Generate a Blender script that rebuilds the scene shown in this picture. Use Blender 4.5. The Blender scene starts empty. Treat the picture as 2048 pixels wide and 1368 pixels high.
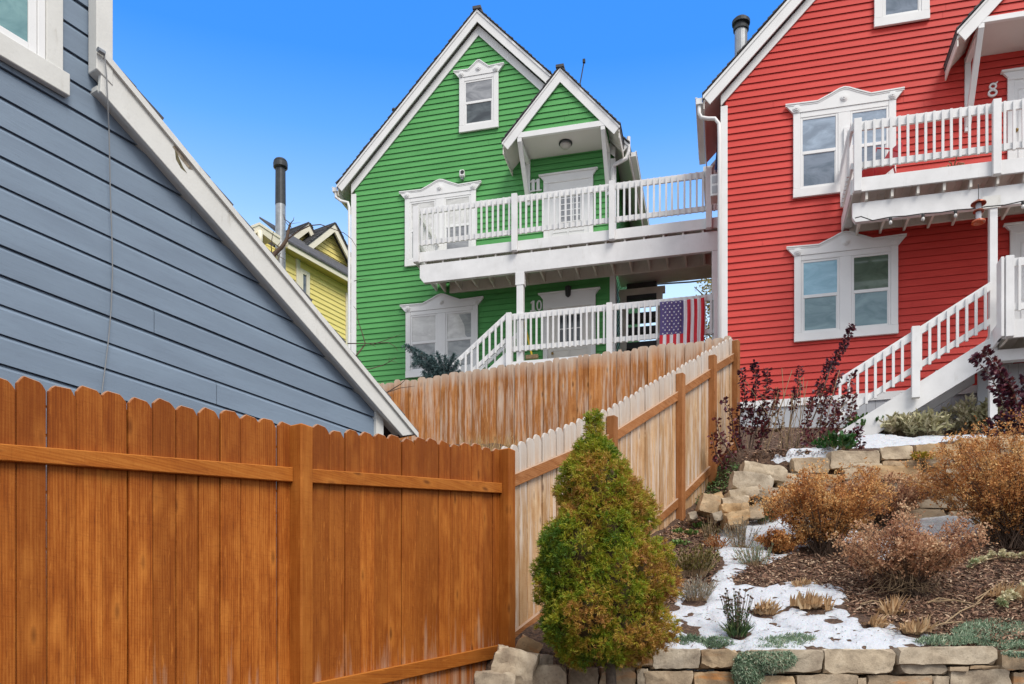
import bpy, math, random
import numpy as np
from mathutils import Vector, Matrix, noise

random.seed(11)
rng = np.random.default_rng(11)
S = bpy.context.scene
COL = S.collection

# ------------------------------------------------------------------ camera
EYE, FPX, CX, HY = 1.6, 1800.0, 1024.0, 1370.0
cam = bpy.data.cameras.new('camera')
cam.sensor_width = 36.0
cam.lens = FPX * 36.0 / 2048.0
cam.shift_y = (HY - 684.0) / 2048.0
cam.clip_start, cam.clip_end = 0.05, 3000.0
camo = bpy.data.objects.new('camera', cam)
camo.location = (0, 0, EYE)
camo.rotation_euler = (math.radians(90), 0, 0)
COL.objects.link(camo)
S.camera = camo

# ------------------------------------------------------------------ sky, sun, exposure
SUN_EL, SUN_AZ = math.radians(50), math.radians(150)      # azimuth clockwise from +Y
W = bpy.data.worlds.new('World')
S.world = W
W.use_nodes = True
wt = W.node_tree
bg = wt.nodes['Background']
sky = wt.nodes.new('ShaderNodeTexSky')
sky.sky_type = 'NISHITA'
sky.sun_disc = False
sky.sun_elevation = SUN_EL
sky.sun_rotation = SUN_AZ
sky.altitude = 0
sky.air_density = 1.0
sky.dust_density = 0.3
sky.ozone_density = 2.0
# blue to the north, thin white cloud over the rest of the dome: that is what makes the light soft
def _wn(typ, **kw):
    nd = wt.nodes.new('ShaderNode' + typ)
    for k, v in kw.items(): setattr(nd, k, v)
    return nd
_tc = _wn('TexCoord'); _sx = _wn('SeparateXYZ'); wt.links.new(_tc.outputs['Generated'], _sx.inputs[0])
# the blue deepens quickly with height and pales to haze near the roofs
_cr = _wn('ValToRGB'); wt.links.new(_sx.outputs[2], _cr.inputs[0]); _e = _cr.color_ramp.elements
for _i, (_p, _c) in enumerate(((0.30, (2.3, 1.85, 1.35)), (0.40, (1.95, 1.7, 1.35)), (0.455, (1.18, 1.34, 1.42)), (0.52, (0.54, 1.05, 1.5)), (0.57, (0.27, 0.86, 1.5)), (0.70, (0.25, 0.9, 1.6)))):
    if _i >= len(_e): _e.new(_p)
    _e[_i].position = _p; _e[_i].color = (_c[0] / 4, _c[1] / 4, _c[2] / 4, 1)
_g4 = _wn('VectorMath', operation='SCALE'); wt.links.new(_cr.outputs[0], _g4.inputs[0]); _g4.inputs['Scale'].default_value = 4.0
_hs = _wn('VectorMath', operation='MULTIPLY'); wt.links.new(sky.outputs[0], _hs.inputs[0]); wt.links.new(_g4.outputs[0], _hs.inputs[1])
_no = _wn('TexNoise'); _no.inputs['Scale'].default_value = 2.0; _no.inputs['Detail'].default_value = 5.0; wt.links.new(_tc.outputs['Generated'], _no.inputs['Vector'])
_ad = _wn('Math', operation='MULTIPLY_ADD'); wt.links.new(_no.outputs[0], _ad.inputs[0]); _ad.inputs[1].default_value = 0.5; wt.links.new(_sx.outputs[1], _ad.inputs[2])
_mr = _wn('MapRange'); wt.links.new(_ad.outputs[0], _mr.inputs[0]); _mr.inputs[1].default_value = 0.82; _mr.inputs[2].default_value = 0.40
_mx = _wn('Mix', data_type='RGBA'); wt.links.new(_mr.outputs[0], _mx.inputs[0]); wt.links.new(_hs.outputs[0], _mx.inputs[6]); _mx.inputs[7].default_value = (3.75, 3.95, 4.3, 1)
wt.links.new(_mx.outputs[2], bg.inputs[0])
bg.inputs[1].default_value = 0.15
sun = bpy.data.lights.new('sun', 'SUN')
sun.energy = 1.9
sun.angle = math.radians(28)
sun.color = (1.0, 0.93, 0.84)
suno = bpy.data.objects.new('sun', sun)
sd = Vector((math.sin(SUN_AZ) * math.cos(SUN_EL), math.cos(SUN_AZ) * math.cos(SUN_EL), math.sin(SUN_EL)))
suno.rotation_euler = sd.to_track_quat('Z', 'Y').to_euler()
suno.location = (0, -5, 30)
COL.objects.link(suno)
S.view_settings.view_transform = 'Standard'
S.view_settings.look = 'None'
S.view_settings.exposure = 0.75
S.view_settings.gamma = 1.0

# ------------------------------------------------------------------ small helpers
def tag(o, label=None, cat=None, group=None, kind=None):
    if label: o['label'] = label
    if cat: o['category'] = cat
    if group: o['group'] = group
    if kind: o['kind'] = kind
    return o

def P(px, py, Y):
    return Vector(((px - CX) / FPX * Y, Y, EYE + (HY - py) / FPX * Y))

def lerp(a, b, t): return a + (b - a) * t

def sstep(a, b, x):
    t = np.clip((x - a) / (b - a), 0, 1)
    return t * t * (3 - 2 * t)

class Fr:
    """A vertical plane with local axes x = along the wall, y = into the house, z = up."""
    def __init__(s, ang, C, px0, z0):
        a = math.radians(ang)
        s.ang, s.C, s.z0 = a, C, z0
        s.U = (math.cos(a), math.sin(a)); s.n = (-math.sin(a), math.cos(a))
        s.O = (0.0, 0.0)
        d = ((px0 - CX) / FPX, 1.0)
        t = C / (s.n[0] * d[0] + s.n[1] * d[1])
        s.O = (d[0] * t, d[1] * t)
    def __call__(s, px, py, off=0.0):
        d = ((px - CX) / FPX, 1.0, (HY - py) / FPX)
        t = (s.C - off) / (s.n[0] * d[0] + s.n[1] * d[1])
        x, y, z = d[0] * t, d[1] * t, EYE + d[2] * t
        return Vector(((x - s.O[0]) * s.U[0] + (y - s.O[1]) * s.U[1], -off, z - s.z0))
    def u(s, px, off=0.0): return s(px, HY, off).x
    def root(s, name):
        o = bpy.data.objects.new(name, None)
        o.empty_display_size = 0.3
        o.location = (s.O[0], s.O[1], s.z0)
        o.rotation_euler = (0, 0, s.ang)
        COL.objects.link(o)
        return o
    def world(s, v):
        return Vector((s.O[0] + s.U[0] * v[0] + s.n[0] * v[1], s.O[1] + s.U[1] * v[0] + s.n[1] * v[1], s.z0 + v[2]))

def empty(name, loc, rz=0.0):
    o = bpy.data.objects.new(name, None)
    o.empty_display_size = 0.2
    o.location = loc
    o.rotation_euler = (0, 0, rz)
    COL.objects.link(o)
    return o

def link_mesh(name, me, parent=None, loc=None):
    o = bpy.data.objects.new(name, me)
    COL.objects.link(o)
    if parent is not None: o.parent = parent
    if loc is not None: o.location = loc
    return o

class MB:
    """Collects shapes and links them as one mesh object."""
    def __init__(s):
        s.v, s.f, s.r, s.m = [], [], [], []
        s.uv, s.h = [], []
        s.rnd = 0.5; s.uvf = None; s.hf = None; s.mi = 0
    def add(s, pts, faces):
        b = len(s.v)
        for p in pts:
            p = tuple(p)
            s.v.append(p)
            s.uv.append(s.uvf(p) if s.uvf else (0.0, 0.0))
            s.h.append(s.hf(p) if s.hf else 0.0)
        for f in faces:
            s.f.append([b + i for i in f]); s.r.append(s.rnd); s.m.append(s.mi)
    def box(s, x0, x1, y0, y1, z0, z1):
        x0, x1 = min(x0, x1), max(x0, x1); y0, y1 = min(y0, y1), max(y0, y1); z0, z1 = min(z0, z1), max(z0, z1)
        s.add([(x0, y0, z0), (x1, y0, z0), (x1, y1, z0), (x0, y1, z0), (x0, y0, z1), (x1, y0, z1), (x1, y1, z1), (x0, y1, z1)],
              [(0, 3, 2, 1), (4, 5, 6, 7), (0, 1, 5, 4), (1, 2, 6, 5), (2, 3, 7, 6), (3, 0, 4, 7)])
    def prism(s, poly, vec):
        n = len(poly); poly = [Vector(p) for p in poly]; vec = Vector(vec)
        nrm = Vector((0, 0, 0))
        for i in range(n): nrm += poly[i].cross(poly[(i + 1) % n])
        if nrm.dot(vec) > 0: poly = poly[::-1]
        s.add(poly + [p + vec for p in poly],
              [tuple(range(n)), tuple(range(2 * n - 1, n - 1, -1))] + [((i + 1) % n, i, n + i, n + (i + 1) % n) for i in range(n)])
    def poly_uz(s, pts, off0, off1):
        """polygon in the wall plane (u, z), thickness from off0 to off1 in front of the wall"""
        s.prism([(p[0], -off1, p[1]) for p in pts], (0, off1 - off0, 0))
    def bar(s, p, q, w, h, up=(0, 0, 1)):
        p, q = Vector(p), Vector(q); d = (q - p).normalized(); up = Vector(up)
        if abs(d.dot(up)) > 0.99: up = Vector((0, 1, 0))
        a = d.cross(up).normalized() * (w / 2); b = a.cross(d).normalized() * (h / 2)
        s.prism([p - a - b, p + a - b, p + a + b, p - a + b], q - p)
    def tube(s, pts, r, n=8, cap=True):
        pts = [Vector(p) for p in pts]; N = len(pts)
        rs = [r(i / (N - 1)) if callable(r) else (r[i] if isinstance(r, (list, tuple)) else r) for i in range(N)]
        ref = Vector((0.31, 0.2, 0.93)); vs = []; t0 = None
        for i, p in enumerate(pts):
            t = (pts[min(i + 1, N - 1)] - pts[max(i - 1, 0)])
            t = t.normalized() if t.length > 1e-9 else Vector((0, 0, 1))
            if i == 0:
                a = t.cross(ref)
                if a.length < 1e-3: a = t.cross(Vector((1, 0, 0)))
                a.normalize()
            else:
                a = (a - t * a.dot(t)); a.normalize()
            b = t.cross(a)
            for k in range(n):
                c = 2 * math.pi * k / n
                vs.append(p + a * (math.cos(c) * rs[i]) + b * (math.sin(c) * rs[i]))
        fs = [(i * n + k, i * n + (k + 1) % n, (i + 1) * n + (k + 1) % n, (i + 1) * n + k) for i in range(N - 1) for k in range(n)]
        if cap: fs += [tuple(range(n - 1, -1, -1)), tuple((N - 1) * n + k for k in range(n))]
        s.add(vs, fs)
    def lathe(s, prof, c=(0, 0, 0), n=16):
        vs = [(c[0] + r * math.cos(2 * math.pi * k / n), c[1] + r * math.sin(2 * math.pi * k / n), c[2] + z) for r, z in prof for k in range(n)]
        m = len(prof)
        fs = [(i * n + k, i * n + (k + 1) % n, (i + 1) * n + (k + 1) % n, (i + 1) * n + k) for i in range(m - 1) for k in range(n)]
        fs += [tuple(range(n - 1, -1, -1)), tuple((m - 1) * n + k for k in range(n))]
        s.add(vs, fs)
    def disc(s, c, r, depth, n=18):
        """a disc facing -y"""
        s.prism([(c[0] + r * math.cos(2 * math.pi * k / n), c[1], c[2] + r * math.sin(2 * math.pi * k / n)) for k in range(n)], (0, depth, 0))
    def mesh(s, name, mats, smooth=False):
        me = bpy.data.meshes.new(name)
        me.from_pydata(s.v, [], s.f)
        if not isinstance(mats, (list, tuple)): mats = [mats]
        for m in mats: me.materials.append(m)
        if len(mats) > 1: me.polygons.foreach_set('material_index', s.m)
        at = me.attributes.new('rnd', 'FLOAT', 'FACE'); at.data.foreach_set('value', s.r)
        li = np.empty(len(me.loops), dtype=np.int32); me.loops.foreach_get('vertex_index', li)
        if s.uvf or any(u != (0.0, 0.0) for u in s.uv):
            ul = me.uv_layers.new(name='UVMap')
            ul.data.foreach_set('uv', np.array(s.uv, dtype=np.float32)[li].ravel())
            ha = me.attributes.new('hfr', 'FLOAT', 'POINT'); ha.data.foreach_set('value', s.h)
        if smooth: me.polygons.foreach_set('use_smooth', [True] * len(me.polygons))
        me.update()
        return me
    def build(s, name, mats, parent=None, smooth=False, loc=None, bevel=0.0):
        o = link_mesh(name, s.mesh(name, mats, smooth), parent, loc)
        if bevel:
            b = o.modifiers.new('edge', 'BEVEL'); b.width = bevel; b.segments = 1; b.limit_method = 'ANGLE'
        return o

def clip(poly, axis, val, keep_ge):
    out = []
    for i in range(len(poly)):
        a, b = poly[i], poly[(i + 1) % len(poly)]
        da = (a[axis] - val) * (1 if keep_ge else -1); db = (b[axis] - val) * (1 if keep_ge else -1)
        if da >= 0: out.append(a)
        if (da > 0 > db) or (da < 0 < db):
            t = da / (da - db); out.append(tuple(a[k] + (b[k] - a[k]) * t for k in range(2)))
    return out

def siding(mb, poly, exp, zph, lip=0.021, base=0.004, mp=None, jit=0.0, notch=0.014, bevel=0.0, joints=0.45):
    """lap boards over a wall polygon (u, z): every course tilts out to a real lip with a drip notch under it"""
    mp = mp or (lambda u, o, z: (u, -o, z))
    zs = [p[1] for p in poly]
    k0 = math.floor((min(zs) - zph) / exp); k1 = math.ceil((max(zs) - zph) / exp)
    for k in range(k0, k1):
        za, zb = zph + k * exp, zph + (k + 1) * exp
        c = clip(clip(poly, 1, za, True), 1, zb, False)
        if len(c) < 3: continue
        mb.rnd = random.random()
        wob = random.uniform(-jit, jit)
        if bevel: of = lambda z: base + (lip + wob) * max(0.0, min(1.0, (zb - z) / bevel))     # flat board, bevelled top edge
        else: of = lambda z: base + (lip + wob) * max(0.0, min(1.0, (zb - z) / exp))
        us = [p[0] for p in c if abs(p[1] - za) < 1e-4]
        xs = sorted(p[0] for p in c); pieces = [c]
        if xs[-1] - xs[0] > 1.2 and random.random() < joints:       # butt joint between two lengths of board
            j = random.uniform(xs[0] + .4, xs[-1] - .4)
            pieces = [clip(c, 0, j - .0018, False), clip(c, 0, j + .0018, True)]
        for c2 in pieces:
            mb.rnd = min(1, max(0, mb.rnd + random.uniform(-.25, .25)))
            for band in ((clip(c2, 1, zb - bevel, False), clip(c2, 1, zb - bevel, True)) if bevel else (c2,)):
                if len(band) >= 3: mb.add([mp(p[0], of(p[1]), p[1]) for p in band], [tuple(range(len(band)))])
        if len(us) >= 2:
            a, b = min(us), max(us)
            mb.add([mp(a, of(za), za), mp(b, of(za), za), mp(b, base - 0.003, za + notch), mp(a, base - 0.003, za + notch)], [(0, 3, 2, 1)])

# ------------------------------------------------------------------ materials
class NT:
    def __init__(s, name):
        s.m = bpy.data.materials.new(name); s.m.use_nodes = True
        s.t = s.m.node_tree; s.b = s.t.nodes['Principled BSDF']; s.out = s.t.nodes['Material Output']
    def n(s, typ, ins=None, **props):
        nd = s.t.nodes.new('ShaderNode' + typ)
        for k, v in props.items(): setattr(nd, k, v)
        for k, v in (ins or {}).items(): s.set(nd.inputs[k], v)
        return nd
    def set(s, sock, v):
        if hasattr(v, 'is_output') or isinstance(v, bpy.types.NodeSocket): s.t.links.new(v, sock)
        else:
            if sock.type == 'RGBA' and len(v) == 3: v = (*v, 1)
            sock.default_value = v
    def p(s, **kw):
        for k, v in kw.items(): s.set(s.b.inputs[k.replace('_', ' ')], v)
    def mix(s, fac, a, b, blend='MIX'):
        nd = s.n('Mix', data_type='RGBA', blend_type=blend)
        s.set(nd.inputs[0], fac); s.set(nd.inputs[6], a); s.set(nd.inputs[7], b)
        return nd.outputs[2]
    def math(s, op, a, b=0.0, clamp=False):
        nd = s.n('Math', operation=op, use_clamp=clamp); s.set(nd.inputs[0], a); s.set(nd.inputs[1], b)
        return nd.outputs[0]
    def rng(s, v, a, b, c=0.0, d=1.0):
        nd = s.n('MapRange', {0: v, 1: a, 2: b, 3: c, 4: d}); return nd.outputs[0]
    def noise(s, vec, scale, detail=3.0, rough=0.5, dist=0.0):
        return s.n('TexNoise', {'Vector': vec, 'Scale': scale, 'Detail': detail, 'Roughness': rough, 'Distortion': dist}).outputs[0]
    def obj(s): return s.n('TexCoord').outputs['Object']
    def attr(s, name='rnd'): return s.n('Attribute', attribute_name=name).outputs['Fac']
    def scale(s, vec, x, y, z):
        return s.n('Mapping', {'Vector': vec, 'Scale': (x, y, z)}).outputs[0]
    def bump(s, h, strength=0.3, dist=0.01):
        nd = s.n('Bump', {'Height': h, 'Strength': strength, 'Distance': dist}); s.p(Normal=nd.outputs[0])
    def ramp(s, fac, stops):
        nd = s.n('ValToRGB'); s.set(nd.inputs[0], fac); e = nd.color_ramp.elements
        while len(e) < len(stops): e.new(0.5)
        for i, (pos, c) in enumerate(stops): e[i].position = pos; e[i].color = (*c, 1)
        return nd.outputs[0]

def mul(c, k): return tuple(x * k for x in c)

def paint(name, col, rough=0.5, var=0.12, bump=0.15, stain=None):
    t = NT(name); o = t.obj()
    n1 = t.noise(o, 2.3, 5, 0.6); n2 = t.noise(t.scale(o, 30, 30, 30), 3.0, 2)
    c = t.mix(t.rng(n1, 0.35, 0.7), mul(col, 1 - var), col)
    c = t.mix(t.math('MULTIPLY', t.rng(n2, 0.62, 0.75), 0.35), c, mul(col, 0.72))
    if stain:
        n3 = t.noise(t.scale(o, 9, 9, 2.0), 1.6, 4, 0.65)
        c = t.mix(t.math('MULTIPLY', t.rng(n3, 0.6, 0.78), 0.55), c, stain)
    t.p(Base_Color=c, Roughness=rough)
    t.bump(t.noise(o, 60, 3), bump, 0.004)
    return t.m

def siding_paint(name, col, hi, rough=0.55):
    t = NT(name); o = t.obj(); r = t.attr()
    s = t.scale(o, 1.0, 1.0, 7.0)
    n1 = t.noise(s, 1.1, 5, 0.6); n2 = t.noise(t.scale(o, 2.5, 2.5, 40), 2.0, 3, 0.6); n3 = t.noise(o, 38, 3, 0.7)
    c = t.mix(t.rng(n1, 0.3, 0.72), mul(col, 0.9), hi)
    c = t.mix(t.math('MULTIPLY', r, 0.34), c, mul(col, 0.76))
    c = t.mix(t.math('MULTIPLY', t.rng(n2, 0.55, 0.75), 0.42), c, mul(col, 0.72))
    c = t.mix(t.math('MULTIPLY', t.rng(n3, 0.66, 0.74), 0.5), c, mul(col, 0.6))
    t.p(Base_Color=c, Roughness=rough, Specular_IOR_Level=0.25)
    h = t.math('ADD', t.noise(t.scale(o, 4, 4, 60), 3.0, 3), t.math('MULTIPLY', n3, 0.5))
    t.bump(h, 0.25, 0.004)
    return t.m

def wood(name, dark, mid, light, grey=None, grey_top=0.0, white_low=0.0, streak=0.0, cut=1.0, top_dark=0.0, tone=0.45):
    """stained fence boards: grain along v, knots, saw marks, per-board tone, weathering by height"""
    t = NT(name)
    uv = t.n('UVMap', uv_map='UVMap').outputs[0]; r = t.attr('rnd'); h = t.attr('hfr')
    offs = t.n('CombineXYZ', {0: t.math('MULTIPLY', r, 37.0), 1: t.math('MULTIPLY', r, 91.0), 2: t.math('MULTIPLY', r, 13.0)}).outputs[0]
    v = t.n('VectorMath', {0: uv, 1: offs}, operation='ADD').outputs[0]
    # knots bend the grain around them
    kv = t.scale(v, 7.0, 2.5, 1)
    vor = t.n('TexVoronoi', {'Vector': kv, 'Scale': 1.0, 'Randomness': 1.0}).outputs[0]
    knot = t.rng(vor, 0.05, 0.15, 1.0, 0.0)
    ring = t.rng(vor, 0.05, 0.36, 1.0, 0.0)
    gv = t.scale(v, 30, 1.3, 1)
    g1 = t.noise(gv, 1.0, 4, 0.55, 0.6)
    g1 = t.math('ADD', g1, t.math('MULTIPLY', ring, 0.25))
    wav = t.n('TexWave', {'Vector': t.scale(v, 9, 0.55, 1), 'Scale': 2.2, 'Distortion': 6.0, 'Detail': 3.0, 'Detail Scale': 1.4}, wave_type='BANDS', bands_direction='X').outputs[1]
    g2 = t.noise(t.scale(v, 95, 2.6, 1), 1.0, 3, 0.6)
    saw = t.noise(t.n('Mapping', {'Vector': v, 'Rotation': (0, 0, 0.5), 'Scale': (14, 120, 1)}).outputs[0], 1.0, 2)
    blot = t.noise(t.scale(v, 3.5, 1.4, 1), 1.0, 4, 0.6)
    mot = t.noise(t.scale(v, 22, 7, 1), 1.0, 4, 0.7)
    f = t.math('ADD', t.math('MULTIPLY', g1, 0.42), t.math('MULTIPLY', wav, 0.10))
    f = t.math('ADD', f, t.math('MULTIPLY', mot, 0.30))
    f = t.math('ADD', f, t.math('MULTIPLY', g2, 0.22))
    c = t.ramp(f, [(0.34, dark), (0.49, mid), (0.68, light)])
    c = t.mix(t.math('MULTIPLY', t.rng(blot, 0.5, 0.75), 0.45), c, light)
    c = t.mix(t.math('MULTIPLY', t.rng(blot, 0.48, 0.25), 0.4), c, dark)
    c = t.mix(t.math('MULTIPLY', t.rng(r, 0.0, 1.0, -0.1, 1.0), tone), c, mul(mid, 0.55))
    fl = t.noise(t.scale(v, 60, 7, 1), 1.0, 3, 0.6)
    c = t.mix(t.math('MULTIPLY', t.rng(fl, 0.62, 0.72), 0.6), c, light)
    c = t.mix(t.math('MULTIPLY', t.rng(fl, 0.36, 0.28), 0.5), c, mul(dark, 0.8))
    c = t.mix(t.math('MULTIPLY', ring, 0.5), c, light)
    c = t.mix(t.math('MULTIPLY', knot, 0.75), c, mul(dark, 0.5))
    c = t.mix(t.math('MULTIPLY', t.rng(saw, 0.55, 0.7), 0.18), c, mul(dark, 0.8))
    if top_dark: c = t.mix(t.math('MULTIPLY', t.rng(t.math('ADD', h, t.math('MULTIPLY', mot, 0.1)), 0.78, 0.93), top_dark), c, mul(dark, 0.9))
    if grey:
        gn = t.noise(t.scale(v, 16, 1.1, 1), 1.0, 4, 0.65)
        if streak:
            c = t.mix(t.math('MULTIPLY', t.rng(gn, 0.62 - 0.2 * streak, 0.72, 0, 1), 0.85), c, grey)
        if grey_top:
            k = t.math('MULTIPLY', t.rng(t.math('ADD', h, t.math('MULTIPLY', gn, 0.12)), 1.0 - grey_top, 1.08), 0.9, True)
            c = t.mix(k, c, mul(grey, 0.82))
        if white_low:
            k = t.math('MULTIPLY', t.rng(t.math('SUBTRACT', gn, h), 0.5 - white_low, 0.62), 0.75, True)
            c = t.mix(k, c, grey)
    nz = t.n('SeparateXYZ', {0: t.n('NewGeometry').outputs['True Normal']}).outputs[2]       # pale cut end grain on top
    c = t.mix(t.math('MULTIPLY', t.rng(nz, 0.35, 0.6), 0.55), c, grey or light)
    t.p(Base_Color=c, Roughness=0.7, Specular_IOR_Level=0.15)
    hh = t.math('ADD', t.math('MULTIPLY', g1, 0.6), t.math('ADD', t.math('MULTIPLY', g2, 0.5), t.math('MULTIPLY', saw, 0.35)))
    t.bump(hh, 0.35 * cut, 0.006)
    return t.m

def stone(name, cols, rust):
    t = NT(name); o = t.obj(); r = t.attr()
    offs = t.n('CombineXYZ', {0: t.math('MULTIPLY', r, 50.0), 1: t.math('MULTIPLY', r, 31.0), 2: t.math('MULTIPLY', r, 77.0)}).outputs[0]
    v = t.n('VectorMath', {0: o, 1: offs}, operation='ADD').outputs[0]
    n1 = t.noise(v, 3.2, 6, 0.62, 0.5); n2 = t.noise(v, 22, 5, 0.7); n3 = t.noise(t.scale(v, 2, 2, 9), 1.5, 4, 0.6); n4 = t.noise(v, 70, 3, 0.6)
    c = t.ramp(n1, [(0.3, cols[0]), (0.5, cols[1]), (0.72, cols[2])])
    c = t.mix(1.0, c, t.ramp(r, [(0.0, (1.12, 1.1, 1.06)), (0.3, (0.80, 0.82, 0.86)), (0.5, (1.08, 0.95, 0.78)), (0.7, (0.66, 0.60, 0.54)), (0.9, (1.05, 0.86, 0.62)), (1.0, (0.9, 0.74, 0.55))]), 'MULTIPLY')
    pat = t.math('MULTIPLY', t.rng(n3, 0.54, 0.66), t.rng(r, 0.35, 0.8, 0.0, 0.85), True)
    c = t.mix(pat, c, rust)
    c = t.mix(t.math('MULTIPLY', t.rng(n2, 0.52, 0.72), 0.5), c, mul(cols[0], 0.55))
    c = t.mix(t.math('MULTIPLY', t.rng(n4, 0.62, 0.72), 0.5), c, mul(cols[0], 0.35))
    t.p(Base_Color=c, Roughness=0.85)
    t.bump(t.math('ADD', t.math('MULTIPLY', n2, 0.8), t.math('MULTIPLY', n4, 0.4)), 0.6, 0.012)
    return t.m

def leafmat(name, stops, rough=0.55, trans=0.0, attr='rnd'):
    t = NT(name); r = t.attr(attr); o = t.obj()
    f = t.math('ADD', r, t.math('MULTIPLY', t.math('SUBTRACT', t.noise(o, 9, 2), 0.5), 0.25), True)
    t.p(Base_Color=t.ramp(f, stops), Roughness=rough)
    if trans:
        tr = t.n('BsdfTranslucent', {'Color': t.ramp(f, stops)})
        mx = t.n('MixShader', {0: trans, 1: t.b.outputs[0], 2: tr.outputs[0]})
        t.t.links.new(mx.outputs[0], t.out.inputs[0])
    return t.m

def plain(name, col, rough=0.5, metal=0.0, var=0.1, sc=6.0):
    t = NT(name); o = t.obj()
    c = t.mix(t.rng(t.noise(o, sc, 4, 0.6), 0.35, 0.7), mul(col, 1 - var * 2), col)
    t.p(Base_Color=c, Roughness=rough, Metallic=metal)
    return t.m

def glass(name, top, bot, rough=0.06, folds=0.0, spec=0.6):
    """window pane: blind, dark room or reflected sky painted as the colour of a glossy sheet"""
    t = NT(name); o = t.obj()
    n = t.noise(t.scale(o, 1.4, 1.0, 3.2), 1.3, 4, 0.6, 1.2)
    c = t.mix(t.rng(n, 0.36, 0.64), mul(bot, 0.85), top)  # soft mottling painted in for curtains and reflections
    if folds:
        w = t.n('TexWave', {'Vector': o, 'Scale': 9.0, 'Distortion': 1.5, 'Detail': 2.0}, bands_direction='X').outputs[1]
        c = t.mix(t.math('MULTIPLY', w, folds), c, mul(bot, 0.75))
    t.p(Base_Color=c, Roughness=rough, Specular_IOR_Level=spec)
    t.bump(t.noise(o, 2.0, 1), 0.03, 0.01)
    return t.m

WHITE = paint('white_paint', (0.745, 0.75, 0.755), 0.5, 0.16, 0.15, (0.50, 0.49, 0.46))
WHITE2 = paint('white_house_trim', (0.75, 0.755, 0.755), 0.5, 0.08, 0.1)
GREYTRIM = paint('weathered_pale_trim', (0.66, 0.66, 0.63), 0.6, 0.14, 0.3, (0.36, 0.33, 0.28))
SOFFIT = paint('soffit_paint', (0.70, 0.67, 0.63), 0.7, 0.1, 0.1)
JOIST = paint('bare_joist_paint', (0.76, 0.73, 0.67), 0.7, 0.18, 0.2, (0.4, 0.35, 0.3))
GREEN = siding_paint('green_siding', (0.085, 0.33, 0.095), (0.115, 0.39, 0.12))
RED = siding_paint('red_siding', (0.56, 0.050, 0.040), (0.63, 0.066, 0.053))
YELLOW = siding_paint('yellow_siding', (0.90, 0.76, 0.24), (0.93, 0.81, 0.32))
BLUEGREY = siding_paint('blue_grey_siding', (0.19, 0.245, 0.32), (0.215, 0.28, 0.36), 0.5)
SKIRT = paint('grey_skirt_paint', (0.42, 0.44, 0.47), 0.6, 0.1, 0.2)
SHINGLE = None
def _shingle():
    t = NT('asphalt_shingle'); o = t.obj()
    br = t.n('TexBrick', {'Vector': t.scale(o, 1, 1, 1), 'Scale': 3.2, 'Mortar Size': 0.012, 'Color1': (0.055, 0.056, 0.062, 1), 'Color2': (0.10, 0.10, 0.108, 1), 'Mortar': (0.02, 0.02, 0.02, 1)})
    n = t.noise(o, 60, 3, 0.7)
    t.p(Base_Color=t.mix(t.math('MULTIPLY', n, 0.5), br.outputs[0], (0.11, 0.108, 0.11)), Roughness=0.9)
    t.bump(n, 0.5, 0.01)
    return t.m
SHINGLE = _shingle()
W_NEAR = wood('stained_fence_wood', (0.155, 0.035, 0.005), (0.32, 0.084, 0.010), (0.52, 0.185, 0.032), (0.50, 0.36, 0.26), white_low=0.22, top_dark=0.4, tone=0.6)
W_POST = wood('stained_fence_post', (0.20, 0.050, 0.008), (0.36, 0.105, 0.013), (0.47, 0.17, 0.03))
W_FAR = wood('weathered_fence_wood', (0.27, 0.11, 0.035), (0.52, 0.30, 0.14), (0.68, 0.50, 0.32), (0.62, 0.58, 0.54), grey_top=0.26, streak=0.6, cut=1.2, tone=0.62)
W_BACK = wood('patchy_fence_wood', (0.18, 0.055, 0.012), (0.38, 0.14, 0.036), (0.56, 0.27, 0.10), (0.60, 0.50, 0.41), grey_top=0.07, streak=0.75, cut=1.3, tone=0.65)
W_POST2 = wood('faded_fence_post', (0.17, 0.06, 0.018), (0.32, 0.125, 0.040), (0.43, 0.20, 0.085), (0.5, 0.42, 0.34), streak=0.0)
METAL = plain('galvanised_metal', (0.36, 0.38, 0.40), 0.45, 0.6, 0.15)
DARKMETAL = plain('sooty_metal', (0.055, 0.06, 0.065), 0.5, 0.5, 0.2)
BLACK = plain('black_plastic', (0.02, 0.02, 0.022), 0.5)
STONE = stone('sandstone', ((0.22, 0.17, 0.12), (0.42, 0.345, 0.25), (0.60, 0.52, 0.40)), (0.40, 0.17, 0.045))
STEM = plain('woody_stem', (0.12, 0.075, 0.05), 0.8, 0, 0.2, 20)
DRYSTEM = plain('dry_stem', (0.36, 0.25, 0.14), 0.8, 0, 0.2, 20)
# ------------------------------------------------------------------ terrain
def hgt(X, Y):
    X = np.asarray(X, float); Y = np.asarray(Y, float)
    low = 0.18 * Y
    gar = 1.88 + 0.5 * (Y - 7.5)
    near = low + (gar - low) * sstep(7.34, 7.44, Y)
    slope = 1.88 + 0.5 * (np.minimum(Y, 11.0) - 7.5) + 0.58 * np.clip(Y - 11.0, 0, 2.2)
    terr = 4.50 + 0.27 * (Y - 11.15)
    k = sstep(2.5, 3.1, X)
    stepped = 1.88 + 0.5 * (np.minimum(Y, 11.2) - 7.5); stepped = stepped + (terr - stepped) * sstep(11.1, 11.25, Y)
    mid = slope * (1 - k) + stepped * k
    far = 5.0 + 0.37 * (Y - 13.0)
    z = np.where(Y < 8.0, near, mid)
    z = z + (far - z) * sstep(12.6, 13.6, Y)
    z = np.where(Y > 17, 6.48 + 0.28 * (np.minimum(Y, 26) - 17), z)
    return z

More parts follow.
